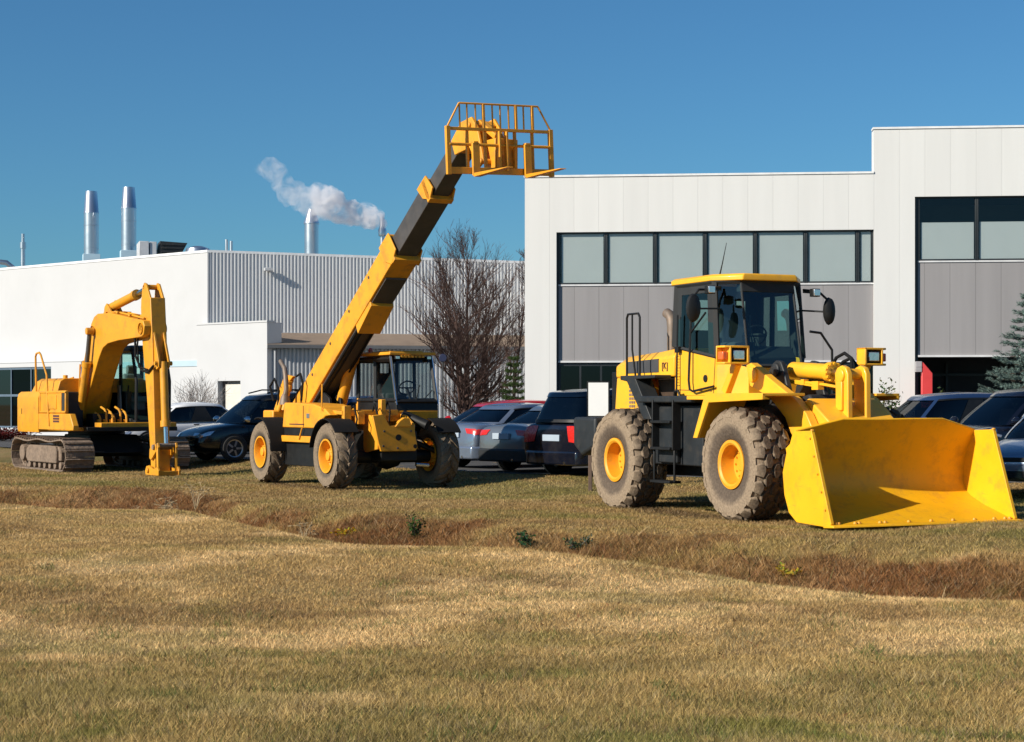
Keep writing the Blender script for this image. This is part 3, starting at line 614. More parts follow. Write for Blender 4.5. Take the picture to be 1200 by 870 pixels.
    # shell, lofted across the width so that the spill guard tapers at both ends
    def guard(f): return [((p[0] + (1.80 - p[0]) * (1 - f) * (1 if p[1] > 1.3 else 0) + (.42 * (1 - f) if p[1] > 1.3 else 0) * 0, p[1] - (.15 * (1 - f) if p[1] > 1.3 else 0)) if True else p) for p in out]
    B_.loft([[(x, y, z) for x, z in guard(f)] for y, f in ((-Wd, 0), (-.80, 1), (-.2, .96), (.3, 1), (.82, 1), (Wd, 0))])
    side = [(1.78, 1.285), (2.2, 1.30), (2.64, .13), (2.60, .08), (1.86, .105), (1.68, .22), (1.57, .45), (1.53, .74), (1.62, 1.0), (1.60, 1.06), (1.70, 1.12)]
    for s in (-1, 1): B_.prism(side, 'y', s * Wd - .025, s * Wd + .025)
    bk = B_.build('bucket', M['bucket'], T, .01, sm=50)
    e = MB(); e.prism([(2.50, .128), (2.72, .112), (2.74, .085), (2.50, .070)], 'y', -1.5, 1.5); e.build('cutting_edge', M['bucket'], bk, .008)
    e = MB()
    for y in (-1.38, -1.33, -1.08, -1.02, -.70, -.62, -.25, .1, .45, .8, 1.12, 1.30, 1.38): e.lathe([(.0, .028), (.018, .025), (.026, .008), (.028, 0)], (2.60, y, .122), 'z', 8)
    for s in (-1, 1):
        for k in range(5): e.lathe([(.0, .02), (.014, .016), (.016, 0)], (2.52 - k * .085, s * (Wd + .024), .30 + k * .225), (0, s, 0), 8)
        e.lathe([(.0, .02), (.025, .016), (.028, 0)], (2.19, s * Wd, 1.30), 'z', 8)
    e.build('bolts', M['exc'], bk)
    return T
build_loader()
# ------------------------------------------------------------------ telehandler with raised boom
def arc_fender(cx, cz, R, a0, a1, y0, y1, th=.03, n=14):
    mb = MB(); loops = []
    for k in range(n + 1):
        a = R_(a0 + (a1 - a0) * k / n); c, s_ = math.cos(a), math.sin(a)
        loops.append([(cx + (R + d) * c, y, cz + (R + d) * s_) for d, y in ((0, y0), (0, y1), (th, y1), (th, y0))])
    mb.loft(loops); return mb
def build_tele():
    loc, rz = place(-2.41, 34.5, -.03, 29.5)
    T = empty('telehandler', loc, rz, 'orange yellow telescopic handler with its boom raised high and a fork frame at the tip', 'telehandler')
    w = make_wheel(T, 'T', (0, -1.08, .65), False)
    for (x, y, fl, a) in ((-3.35, -1.08, 0, .7), (0, 1.08, 1, .3), (-3.35, 1.08, 1, 1.1)):
        c = dup(w, T); c.location = (x, y, .65); c.rotation_euler = (0, a, math.pi if fl else 0)
    f = MB(); f.bx(-4.1, .55, -.38, .38, .55, 1.12)
    for x in (0, -3.35): f.tube([(x, -.9, .63), (x, .9, .63)], .13, 16); f.lathe([(0, -.3), (.2, -.22), (.26, 0), (.2, .22), (0, .3)], (x, .0, .63), 'y', 16)
    f.build('chassis', M['black'], T, .02)
    f = MB(); f.bx(-2.6, -.7, .38, .9, .5, 1.45); f.bx(-4.15, -3.6, -.9, .9, .95, 1.5); f.build('engine_cover', M['tele'], T, .03)
    t = MB(); t.prism([(-2.68, 1.16), (-2.58, 1.66), (-2.0, 1.655), (-1.1, 1.63), (-.55, 1.54), (-.30, 1.42), (-.52, 1.40), (-.78, 1.29), (-.98, 1.16)], 'y', -1.06, -.40); tank = t.build('fuel_tank', M['tele'], T, .02)
    t = MB(); t.bx(-2.66, -.95, -1.03, -.4, 1.0, 1.165); t.prism([(-2.85, .40), (-2.80, .87), (-.9, .87), (-.85, .40)], 'y', -.98, -.4); t.build('side_skirt', M['black'], T, .012)
    t = MB(); t.bx(-2.72, -.95, -1.07, -.5, .872, .998); t.build('step', M['tele'], T, .01)
    t = MB(); t.tube([(-.62, -1.09, 1.50), (-.60, -1.09, 2.02)], .014, 6); t.tube([(-1.6, -1.085, 1.16), (-1.75, -1.09, .93)], .014, 6); t.build('marker_rod', M['tele'], T)
    for (x, y, a0, a1) in ((0, -1.08, 40, 168), (-3.35, -1.08, 2, 108), (0, 1.08, 38, 150), (-3.35, 1.08, 20, 150)):
        m = arc_fender(x, .65, .69, a0, a1, y - .245, y + .245, .022)
        m.build('fender', M['rubber'], T, .006)
    # boom: three telescoping sections
    S = .668
    def cz(x): return 4.40 + S * (x - 1.09)
    def P(x): return (x, cz(x))
    b = MB(); b.beam(P(-3.35), P(1.28), -.52, .0, .50)
    boom = b.build('boom', M['tele'], T, .015)
    b = MB()
    b.prism([(.78, cz(.78) + .36), (1.18, cz(1.18) + .345), (1.50, cz(1.50) - .20), (1.34, cz(1.34) - .36), (1.05, cz(1.05) - .1)], 'y', -.545, -.515)
    b.bx(.9, 1.2, -.545, .025, cz(1.05) + .25, cz(1.05) + .28); b.prism([(.78, cz(.78) + .36), (1.18, cz(1.18) + .345), (1.50, cz(1.50) - .20), (1.34, cz(1.34) - .36), (1.05, cz(1.05) - .1)], 'y', -.005, .025)
    b.beam(P(1.20), P(1.30), -.54, .02, .60)
    b.build('boom_collar', M['tele'], boom, .01)
    b = MB(); b.prism([(-.35, cz(-.35) - .28), (.30, cz(.3) - .28), (.36, cz(.36) - .42), (-.25, cz(-.25) - .52)], 'y', -.50, -.02); b.build('ram_bracket', M['tele'], boom, .01)
    b = MB(); b.prism([(-2.9, cz(-2.9) - .315), (.95, cz(.95) - .315), (.95, cz(.95) - .345), (-2.9, cz(-2.9) - .345)], 'y', -.47, -.04); b.build('underside_shade_plate', M['boomdark'], boom)  # dark plate added below the boom to paint in the shade of its underside
    b = MB(); b.beam(P(1.2), P(2.62), -.465, -.055, .40); b.build('middle_section', M['boomdark'], boom, .012)
    b = MB(); b.prism([(2.28, cz(2.28) + .30), (2.62, cz(2.62) + .29), (2.90, cz(2.9) - .14), (2.80, cz(2.8) - .28), (2.52, cz(2.52) - .05)], 'y', -.50, -.463); b.prism([(2.28, cz(2.28) + .30), (2.62, cz(2.62) + .29), (2.90, cz(2.9) - .14), (2.80, cz(2.8) - .28), (2.52, cz(2.52) - .05)], 'y', -.057, -.02); b.beam(P(2.60), P(2.70), -.50, -.02, .47)
    b.build('section_collar', M['tele'], boom, .01)
    b = MB(); b.beam(P(2.6), P(3.95), -.425, -.095, .31); b.build('inner_section', M['boomdark'], boom, .012)
    for y, d in ((-.44, .29), (-.36, .33), (-.10, .31)): b = MB(); b.tube([(-2.6, y, cz(-2.6) - .34), (-1.4, y, cz(-1.4) - d - .07), (.2, y, cz(.2) - d - .07)], .020, 6); b.build('hydraulic_hose', M['rubber'], T)
    b = MB(); b.tube([(-2.15, -.05, 1.45), (-1.42, -.05, 2.62)], .115, 20); b.tube([(-1.50, -.05, 2.49), (-1.40, -.05, 2.66)], .14, 20); b = b.build('lift_cylinder', M['tele'], T)
    r = MB(); r.tube([(-1.45, -.05, 2.58), (-.62, -.05, 3.30 - .25)], .06, 12); r.build('piston_rod', M['chrome'], b)
    b = MB(); b.prism([(-3.9, 1.1), (-3.75, 1.75), (-3.3, 2.02), (-2.9, 2.0), (-2.2, 1.9), (-1.85, 1.75), (-1.7, 1.1)], 'y', -.40, -.34); b.prism([(-3.9, 1.1), (-3.75, 1.75), (-3.3, 2.02), (-2.9, 2.0), (-2.2, 1.9), (-1.85, 1.75), (-1.7, 1.1)], 'y', -.16, -.10)
    b.build('boom_mount', M['black'], T, .01)
    for (a, c, r) in (((-4.0, -.62, 1.5), (-3.55, -.60, 2.05), .085), ((-3.62, -.75, 1.5), (-3.42, -.66, 2.0), .06), ((-3.25, -.80, 1.5), (-3.25, -.70, 1.9), .05)):
        b = MB(); b.tube([a, c], r, 12); b.lathe([(r * 1.3, 0), (r * 1.3, .12), (0, .13)], c, Vector(c) - Vector(a), 12); b.build('compensating_cylinder', M['tele'], T)
    b = MB(); b.prism([(-4.1, 1.5), (-3.95, 2.0), (-3.6, 2.24), (-3.25, 2.2), (-3.45, 2.1), (-3.7, 1.9), (-3.75, 1.5)], 'y', -.60, -.52); b.build('pivot_plate', M['tele'], T, .01)
    b = MB(); b.tube([(-3.0, -.88, 1.66), (-2.96, -.86, 1.95), (-3.05, -.84, 2.20), (-3.15, -.82, 2.36), (-3.42, -.8, 2.52)], [.06, .05, .05, .048, .045], 10); b.lathe([(.12, 0), (.09, .15), (.05, .22), (0, .22)], (-2.98, -.88, 1.62), 'z', 12); b.build('exhaust_pipe', M['exhaust'], T)
    b = MB(); b.tube([(-4.05, -.7, 1.7), (-4.2, -.72, 2.0), (-4.0, -.7, 2.16), (-3.75, -.7, 1.9), (-3.8, -.7, 1.6)], .025, 6); b.build('hydraulic_hose', M['rubber'], T); b = MB(); b.tube([(-2.75, -.62, 1.7), (-2.67, -.62, 2.05), (-2.8, -.62, 2.25), (-3.0, -.62, 2.2)], .025, 6); b.build('hydraulic_hose', M['rubber'], T)
    # boom head and fork frame
    h = MB()
    for y in (-.50, -.06): h.prism([(3.62, 6.20), (3.98, 6.48), (4.36, 6.52), (4.58, 6.30), (4.80, 5.72), (4.60, 5.62), (4.30, 6.00), (3.76, 5.94)], 'y', y, y + .05)
    h.prism([(3.66, 6.18), (3.99, 6.43), (4.34, 6.47), (4.46, 6.38), (4.2, 6.1), (3.75, 5.98)], 'y', -.45, -.06); h.tube([(4.32, -.54, 6.38), (4.32, .03, 6.38)], .05, 12); h.tube([(4.74, -.54, 5.72), (4.74, .03, 5.72)], .05, 12)
    h.build('boom_head', M['tele'], T, .012)
    h = MB(); h.bx(4.62, 4.92, -.34, .10, 5.60, 6.10); h.beam((4.3, 6.45), (4.9, 6.12), -.34, -.22, .1); h.build('tilt_carriage', M['tele'], T, .012)
    c = MB()
    for y in (-.985, .985): c.box((0, y, -.025), (.07, .075, .80))
    c.box((0, 0, .335), (.06, 1.95, .05)); c.box((0, 0, -.355), (.05, 1.95, .11)); c.tube([(.02, -.97, .075), (.02, .97, .075)], .026, 10)
    for y in (-.61, -.27, .30, .64): c.box((-.03, y, 0), (.05, .045, .68))
    for y in (-.035, .105): c.box((.02, y, -.02), (.11, .035, .66))
    for s in (-1, 1): c.tube([(0, s * .99, .36), (0, s * .755, .76)], .018, 6)
    c.tube([(0, -.755, .76), (0, .755, .76)], .018, 6)
    for y, wd in ((-.75, 0), (-.61, 0), (-.45, 0), (-.30, 1), (-.13, 0), (.02, 0), (.18, 0), (.32, 1), (.47, 0), (.64, 1)):
        top = .76 if abs(y) < .74 else .74
        if wd: c.box((0, y, (.36 + top) / 2), (.05, .042, top - .36))
        else: c.box((0, y, (.36 + top) / 2), (.02, .026, top - .36))
    c = c.build('fork_frame', M['tele'], T, .004, loc=(5.0, -.285, 5.885)); c.rotation_euler = (R_(2.3), 0, 0)
    for y in (-.51, .485):
        k = MB(); k.bx(.04, .10, y - .065, y + .065, -.44, .10); k.prism([(.04, -.43), (.10, -.40), (1.20, -.425), (1.22, -.435), (.10, -.465)], 'y', y - .06, y + .06); k.box((.05, y, .09), (.10, .09, .07))
        k.build('fork', M['tele'], c, .006)
    # cab
    y0, y1 = .16, 1.08; cab = MB(); cab.bx(-1.78, .06, y0, y1, 1.30, 1.50); cab.bx(-1.78, -1.7, y0, y1, 1.5, 1.75); cab.prism([(.06, 1.30), (.10, 1.50), (.06, 1.5)], 'y', -.20, 1.06)
    cab = cab.build('cab', M['tele'], T, .012)
    lo = MB(); lo.prism([(-1.76, 1.5), (-1.76, 1.66), (.05, 1.66), (.08, 1.5)], 'y', y0 + .01, y1 - .01); lo.build('cab_band', M['black'], cab, .008)
    fr = MB(); zt = 2.57
    for y in (y0 + .03, y1 - .03):
        fr.tube([(.05, y, 1.64), (-.22, y, zt)], .04, 4); fr.tube([(-1.74, y, 1.64), (-1.72, y, zt)], .045, 4)
        fr.tube([(-.92, y, 1.64), (-.94, y, zt)], .045, 4); fr.tube([(-1.72, y, zt - .06), (-.22, y, zt - .06)], .06, 4); fr.tube([(-1.74, y, 1.70), (.05, y, 1.70)], .05, 4)
    for z, x in ((zt - .05, -.22), (1.68, .04)): fr.tube([(x, y0 + .03, z), (x, y1 - .03, z)], .05, 4)
    fr.tube([(-1.72, y0, zt - .06), (-1.72, y1, zt - .06)], .06, 4); fr.tube([(-1.74, .62, 1.66), (-1.72, .62, zt)], .06, 4); fr.tube([(-1.74, .90, 1.66), (-1.72, .90, zt)], .04, 4)
    fr.build('cab_frame', M['black'], cab, .004)
    tr = MB()
    for y in (y0 + .015, y1 - .005): tr.tube([(.085, y, 1.62), (-.205, y, zt)], .012, 6)
    tr.build('pillar_trim', M['chrome'], cab)
    rf = MB(); rf.loft([[(x, y, z) for x, y in ((-1.86, y0 - .06), (-.12, y0 - .04), (-.12, y1 + .04), (-1.86, y1 + .06))] for z in (2.585, 2.645)]); rf.bx(-1.7, -.4, y0 + .1, y1 - .1, 2.64, 2.675); rf.build('cab_roof', M['tele'], cab, .012)
    rf = MB()
    for k in range(7): rf.bx(-.125 + .0, -.105, .36 + k * .075, .41 + k * .075, 2.535, 2.58)
    rf.build('warning_strip', M['tele'], cab)
    for y in (y0 + .12, y1 - .12):
        wl = MB(); wl.bx(-.16, -.10, y - .05, y + .05, 2.50, 2.57); wl = wl.build('work_light', M['black'], cab, .01)
        ln = MB(); ln.bx(-.10, -.09, y - .04, y + .04, 2.51, 2.56); ln.build('lens', M['lens'], cab)
    bc = MB(); bc.lathe([(.05, 2.64), (.05, 2.72), (.02, 2.75), (0, 2.75)], (-1.3, y0 + .1, 0), 'z', 12); bc.build('beacon', M['red'], cab)
    gl = MB()
    gl.add([(.05, y0 + .04, 1.68), (.05, y1 - .04, 1.68), (-.22, y1 - .04, zt), (-.22, y0 + .04, zt)], [(0, 1, 2, 3)])
    for y in (y0 + .03, y1 - .03): gl.add([(-1.74, y, 1.68), (.04, y, 1.68), (-.22, y, zt), (-1.72, y, zt)], [(0, 1, 2, 3)])
    gl.add([(-1.74, y0, 1.68), (-1.74, y1, 1.68), (-1.72, y1, zt), (-1.72, y0, zt)], [(0, 1, 2, 3)])
    gl.build('cab_windows', M['cabglass2'], cab, sm=0)
    se = MB(); se.box((-1.05, .62, 1.78), (.45, .45, .14)); se.box((-1.28, .62, 2.02), (.12, .42, .46), Matrix.Rotation(-.15, 3, 'Y')); se.build('seat', M['seat'], cab, .04, seg=3)
    st = MB(); st.tube([(-.48 + .07 * math.cos(a), .66 + .17 * math.sin(a), 1.95 + .13 * math.cos(a)) for a in [k * math.pi / 10 for k in range(21)]], .016, 6, False); st.tube([(-.48, .50, 1.95), (-.48, .82, 1.95)], .014, 6); st.tube([(-.48, .66, 1.95), (-.25, .66, 1.66)], .03, 8); st.build('steering_wheel', M['black'], cab)
    wp = MB(); wp.tube([(.06, .60, 1.70), (-.02, .72, 2.0)], .01, 6); wp.tube([(.03, .80, 1.74), (.0, .98, 1.9)], .01, 6); wp.build('windscreen_wiper', M['black'], cab)
    # front: boss plates, towing eye, posts
    p = MB(); p.prism([(-.62, 1.42), (-.40, 1.44), (-.26, 1.22), (.18, 1.25), (.25, 1.20), (.33, .80), (.28, .74), (-.44, .74), (-.50, .9)], 'x', .62, .68)
    p.prism([(-.16, 1.2), (-.06, 1.32), (.04, 1.38), (.14, 1.36), (.18, 1.26), (.18, 1.2)], 'x', .60, .70)
    for y in (-.50, .24): p.prism([(.0, 1.45), (.3, 1.42), (.64, 1.25), (.64, .78), (0, .70)], 'y', y, y + .05)
    p.build('front_plate', M['tele'], T, .012)
    p = MB(); p.lathe([(.06, 0), (.06, .012), (0, .012)], (.675, -.08, 1.0), 'x', 20); p.lathe([(.04, 0), (.04, .012), (0, .012)], (.675, .27, .83), 'x', 14); p.build('pin_hole', M['black'], T)
    p = MB(); p.bx(.0, .12, -.95, -.80, 1.1, 1.60); p.bx(.20, .34, -.28, -.18, 1.3, 1.72); p.beam((-.9, 1.50), (.12, 1.45), -.92, -.78, .07); p.bx(.0, .1, -.95, .20, 1.40, 1.52); p.bx(.05, .25, -.72, -.58, 1.25, 1.50); p.build('front_bracket', M['tele'], T, .01)
    p = MB(); p.tube([(.1, .30, 1.42), (.5, .62, 1.22)], .10, 14); p.tube([(.1, .55, .9), (.2, 1.0, .7)], .05, 10); p.build('steering_cylinder', M['black'], T)
    for (y, z) in ((-.38, 1.12), (-.40, .84), (.18, 1.12), (-.1, .80), (.05, 1.30)):
        b = MB(); b.lathe([(.022, 0), (.022, .016), (0, .018)], (.68, y, z), 'x', 6); b.build('bolt', M['boomdark'], T)
    for pts in ([(.12, -.35, 1.5), (.30, -.40, 1.62), (.50, -.42, 1.40), (.45, -.40, 1.05), (.2, -.45, .85)], [(.10, -.10, 1.52), (.28, -.12, 1.66), (.48, -.16, 1.50), (.52, -.2, 1.30)], [(-.2, -.70, 1.5), (.15, -.76, 1.60), (.38, -.80, 1.35), (.30, -.84, .95), (.05, -.86, .75)], [(.05, .52, 1.1), (.25, .62, .95), (.22, .80, .80), (.05, .92, .72)]):
        b = MB(); b.tube(pts, .018, 6); b.build('hydraulic_hose', M['rubber'], T)
    b = MB(); b.bx(-2.30, -1.55, -1.068, -1.06, 1.22, 1.24); b.bx(-1.60, -1.58, -1.068, -1.06, 1.18, 1.60); b.build('panel_seams', M['decal'], tank)
    b = MB(); b.box((-1.35, -1.066, 1.40), (.14, .008, .09)); b.build('blank_plate', M['steel'], tank)
    for x in (-2.4, -1.5, -.6, .3):
        b = MB(); b.lathe([(.03, 0), (.03, .012), (0, .014)], (x, -.52, cz(x) + .16), (0, -1, 0), 8); b.build('wear_pad_bolt', M['boomdark'], boom)
    p = MB(); p.tube([(.55, .35, .48), (.55, .62, .46)], .035, 10); p.build('tow_pin', M['chrome'], T)
build_tele()

# ------------------------------------------------------------------ crawler excavator
def build_exc():
    loc, rz = place(-10.27, 44.75, gz(-10.3, 44) - .01, 32.7)
    T = empty('excavator', loc, rz, 'yellow crawler excavator with folded boom and muddy tracks, parked on the left', 'excavator')
    # track chain path
    path = []; r = .37; zc = .405; xf, xr = 1.58, -1.85
    for k in range(13): a = -math.pi / 2 + math.pi * k / 12; path.append((xf + r * math.cos(a), zc + r * math.sin(a)))
    n = 20
    for k in range(1, n): t = k / n; path.append((xf + (xr - xf) * t, zc + r - .05 * math.sin(t * math.pi * 2) ** 2))
    for k in range(13): a = math.pi / 2 + math.pi * k / 12; path.append((xr + r * math.cos(a), zc + r * math.sin(a)))
    for k in range(1, n): t = k / n; path.append((xr + (xf - xr) * t, zc - r))
    L = [0]
    for i in range(len(path)): a, b = path[i], path[(i + 1) % len(path)]; L.append(L[-1] + math.dist(a, b))
    NS = 50
    for s in (-1, 1):
        y = s * 1.21; mb = MB()
        for i in range(NS):
            d = (i + .5) / NS * L[-1]; j = max(q for q in range(len(path)) if L[q] <= d); f = (d - L[j]) / (L[j + 1] - L[j])
            a, b = path[j], path[(j + 1) % len(path)]; x, z = a[0] + (b[0] - a[0]) * f, a[1] + (b[1] - a[1]) * f
            ang = math.atan2(b[1] - a[1], b[0] - a[0]); R = Matrix.Rotation(-ang, 3, 'Y')
            mb.box((x, y, z), (L[-1] / NS * .96, .72, .035), R)
            q = R @ Vector((0.05, 0, -.035)); mb.box((x + q.x, y, z + q.z), (.022, .70 - rnd.random() * .02, .05), R)
            q = R @ Vector((0, 0, .05)); mb.box((x + q.x, y, z + q.z), (L[-1] / NS * .8, .24, .07), R)
        tr = mb.build('track', M['mud'], T, .006)
        fr = MB(); fr.prism([(-1.55, .30), (-1.5, .52), (-1.3, .60), (.95, .60), (1.15, .50), (1.15, .26), (-1.4, .18)], 'y', y - .20, y + .20)
        fr.prism([(-1.2, .2), (-1.2, .55), (-1.05, .62), (.9, .62), (1.0, .5), (1.0, .2)], 'y', y - .27, y + .27); fr.build('track_frame', M['mud'], tr, .03)
        for k in range(7):
            w = MB(); w.lathe([(0, -.2), (.09, -.2), (.09, .2), (0, .2)], (-1.25 + k * .39, y, .145), 'y', 14); w.build('roller', M['mud'], tr, .008)
        w = MB(); w.lathe([(0, -.2), (.12, -.2), (.14, -.1), (.30, -.09), (.31, .09), (.14, .1), (.12, .2), (0, .2)], (xf, y, zc), 'y', 24); w.build('idler', M['mud'], tr, .01)
        w = MB(); w.lathe([(0, -.22), (.2, -.2), (.22, -.06), (.32, -.05), (.32, .05), (.22, .06), (.2, .2), (0, .22)], (xr, y, zc), 'y', 24); w.build('sprocket', M['mud'], tr, .01)
    u = MB(); u.prism([(-1.3, .45), (-.9, .88), (.9, .88), (1.3, .45), (.9, .35), (-.9, .35)], 'y', -.62, .62)
    for sx in (-1, 1):
        for sy in (-1, 1): u.loft([[(sx * .4, sy * .4, .84), (sx * .8, sy * .4, .8), (sx * .8, sy * .4, .42), (sx * .4, sy * .4, .42)], [(sx * .75, sy * 1.05, .58), (sx * 1.15, sy * 1.05, .55), (sx * 1.15, sy * 1.05, .3), (sx * .75, sy * 1.05, .3)]])
    u.build('undercarriage', M['charcoal'], T, .02)
    u = MB(); u.lathe([(.0, .86), (.70, .86), (.70, 1.02), (0, 1.02)], (-.3, 0, 0), 'z', 32); u.build('slew_ring', M['black'], T, .01)
    d = MB(); d.bx(-2.2, 1.85, -1.0, 1.28, .98, 1.08); d.build('deck', M['black'], T, .01)
    d = MB(); d.bx(1.30, 1.75, -.62, 1.30, 1.07, 1.185); d.bx(.0, 1.6, -1.34, -.8, .99, 1.07); d.build('front_bumper', M['exc'], T, .012)
    # counterweight with rounded plan
    pl = []
    for cx, cy, a0, rr in ((-2.35, -.95, 180, .40), (-1.5, -1.345, 270, .02), (-.72, -1.35, 270, .0)):
        for k in range(7 if rr > .1 else 1): a = R_(a0 + 90 * k / 6); pl.append((cx + rr * math.cos(a), cy + rr * math.sin(a)))
    pl = pl + [(x, -y) for x, y in pl[::-1]]
    c = MB(); c.loft([[(x * .985 - .02, y * .985, .93) for x, y in pl], [(x, y, 1.0) for x, y in pl], [(x, y, 1.78) for x, y in pl], [(x + .03, y * .985, 1.89) for x, y in pl], [(x + .10 * (1 if x < -1 else 0), y * .95, 1.945) for x, y in pl]])
    cw = c.build('counterweight', M['exc'], T, sm=40)
    c = MB(); c.prism([(-2.755, 0), (-2.755, 0)][:0] or [(-2.05, 1.38), (-2.05, 1.52), (-2.015, 1.52), (-2.015, 1.38)], 'y', -1.362, -1.35); c.build('lifting_slot', M['black'], cw)
    c = MB(); c.loft([[(x, y, z) for y, z in ((-1.2, 1.92), (-1.12, 2.20), (-1.0, 2.27), (1.0, 2.27), (1.12, 2.20), (1.2, 1.92))] for x in (-1.55, .25)])
    c.loft([[(x, y * k, 1.92 + (z - 1.92) * j) for y, z in ((-1.2, 1.92), (-1.12, 2.20), (-1.0, 2.27), (1.0, 2.27), (1.12, 2.20), (1.2, 1.92))] for x, k, j in ((-1.95, .96, .25), (-1.55, 1, 1))])
    eh = c.build('engine_hood', M['exc'], T, .015)
    c = MB(); c.tube([(-.9, -.6, 2.26), (-.9, -.6, 2.36)], .06, 12); c.tube([(-.3, -.7, 2.26), (.0, -.7, 2.29)], .02, 6); c.build('hood_latch', M['exc'], eh)
    c = MB(); c.bx(-.72, 1.26, -1.335, -1.25, 1.40, 1.96); dr = c.build('pump_door', M['exc'], T, .02)
    c = MB(); c.bx(-.70, .55, -1.25, -.64, 1.0, 1.93); c.build('pump_bay', M['charcoal'], T, .02)
    c = MB()
    for (x0, x1, z0, z1) in ((-.64, 1.28, 1.90, 1.94), (-.64, 1.28, 1.42, 1.46), (-.66, -.60, 1.42, 1.94), (.95, 1.0, 1.42, 1.94)): c.bx(x0, x1, -1.352, -1.33, z0, z1)
    c.box((.25, -1.342, 1.68), (.75, .02, .34)); c.build('door_frame', M['exc'], dr, .01)
    c = MB(); c.bx(1.02, 1.22, -1.34, -1.32, 1.47, 1.9); c.build('door_gap', M['interior'], dr)
    c = MB(); c.prism([(-.72, 1.0), (-.72, 1.40), (1.62, 1.40), (1.85, 1.12), (1.85, 1.0)], 'y', -1.35, -1.2); tk = c.build('tool_box', M['exc'], T, .02)
    c = MB()
    for z in (1.19, 1.255, 1.32): c.bx(.42, .86, -1.358, -1.347, z, z + .045)
    c.build('striped_decal', M['decal'], tk)
    c = MB(); c.tube([(-1.19, -1.25, 1.9), (-1.19, -1.27, 2.82), (-1.12, -1.27, 2.90), (-.90, -1.27, 2.92), (-.78, -1.27, 2.86), (-.23, -1.30, 2.35), (.05, -1.36, 1.6), (.14, -1.36, 1.10)], .026, 8); c.build('handrail', M['exc'], T)
    # boom, stick and rams
    bm = [(-.42, 1.25), (-.30, 1.62), (.70, 3.38), (.86, 3.60), (1.05, 3.75), (1.30, 3.82), (2.19, 3.80), (3.6, 3.62), (4.30, 3.54), (4.38, 3.42), (4.33, 3.22), (4.2, 3.17), (2.68, 3.13), (2.0, 3.08), (1.66, 2.98), (1.40, 2.76), (.55, 1.75), (.22, 1.25)]
    b = MB(); b.prism(bm, 'y', -.55, .0); boom = b.build('boom', M['exc'], T, .015)
    b = MB()
    for y in (-.58, .0): b.lathe([(.13, 0), (.13, .03), (0, .03)], (4.18, y, 3.36), 'y', 16); b.lathe([(.12, 0), (.12, .03), (0, .03)], (.98, y, 3.42), 'y', 16)
    b.tube([(1.35, -.40, 3.83), (2.2, -.40, 3.83), (3.6, -.4, 3.66), (4.05, -.42, 3.60)], .025, 6); b.tube([(1.35, -.20, 3.83), (2.2, -.20, 3.83), (3.6, -.2, 3.66)], .025, 6)
    for x in (1.6, 2.4, 3.2): b.box((x, -.3, 3.83 - max(0, x - 2.2) * .125), (.1, .35, .05))
    b.build('boom_fittings', M['exc'], boom, .004)
    b = MB()
    for y in (-.42, -.16): b.prism([(1.35, 3.78), (1.42, 3.98), (1.55, 4.06), (1.66, 4.0), (1.95, 3.78)], 'y', y, y + .05)
    b.build('ram_bracket', M['exc'], boom, .01)
    for nm, y, p0, p1, p2 in (('boom_cylinder', -.67, (.35, 1.22), (.88, 2.60), (1.10, 3.40)), ('boom_cylinder', .12, (-.05, 1.22), (.48, 2.60), (.98, 3.40))):
        b = MB(); b.tube([(p0[0], y, p0[1]), (p1[0], y, p1[1])], .095, 16); b.tube([(p1[0] - .02, y, p1[1] - .06), (p1[0] + .02, y, p1[1] + .06)], .12, 16); b.tube([(p0[0], y - .02, p0[1] + .1), (p1[0] - .1, y - .13, p1[1])], .02, 6); b = b.build(nm, M['exc'], T)
        r_ = MB(); r_.tube([(p1[0], y, p1[1]), (p2[0], y, p2[1])], .055, 12); r_.build('piston_rod', M['boomdark'], b)
        r_ = MB(); r_.tube([(p2[0], y - .09, p2[1]), (p2[0], y + .09, p2[1])], .085, 14); r_.build('pin_joint', M['exc'], b)
    b = MB(); b.tube([(1.52, -.27, 3.97), (3.06, -.25, 4.19)], .105, 18); b.tube([(3.0, -.25, 4.18), (3.14, -.25, 4.20)], .125, 18); b.tube([(1.5, -.12, 4.08), (1.3, -.1, 4.14), (1.1, -.12, 4.0), (1.05, -.14, 3.8)], .022, 6); b = b.build('arm_cylinder', M['exc'], T)
    r_ = MB(); r_.tube([(3.1, -.25, 4.195), (3.86, -.24, 4.33)], .06, 12); r_.build('piston_rod', M['chrome'], b)
    y0, y1 = -.38, -.02
    b = MB(); b.prism([(3.74, 4.08), (3.72, 3.85), (3.78, 3.22), (4.10, 1.79), (4.32, .5), (4.36, .06), (4.62, .06), (4.60, .68), (4.52, 1.79), (4.42, 3.19), (4.32, 4.07)], 'y', y0, y1); stick = b.build('stick', M['exc'], T, .015)
    b = MB()
    for y in (y0, y1 - .05): b.prism([(3.76, 4.05), (3.82, 4.34), (3.92, 4.43), (4.04, 4.40), (4.30, 4.05)], 'y', y, y + .05)
    b.tube([(3.90, y0, 4.33), (3.90, y1, 4.33)], .06, 12); b.build('stick_top_lug', M['exc'], stick, .01)
    b = MB()
    for y in (y0 + .04, y1 - .09): b.prism([(4.41, 3.28), (4.72, 2.62), (4.72, 2.48), (4.60, 2.42), (4.47, 2.45)], 'y', y, y + .05)
    b.build('stick_lug', M['exc'], stick, .008)
    b = MB(); ym = (y0 + y1) / 2; b.tube([(4.66, ym, 2.60), (4.78, ym, 1.18)], .09, 16); b.tube([(4.77, ym, 1.26), (4.782, ym, 1.12)], .115, 16); b.tube([(4.64, y0 - .03, 2.56), (4.64, y1 + .03, 2.56)], .05, 10); b = b.build('bucket_cylinder', M['exc'], T)
    r_ = MB(); r_.tube([(4.78, ym, 1.2), (4.83, ym, .70)], .052, 12); r_.build('piston_rod', M['chrome'], b)
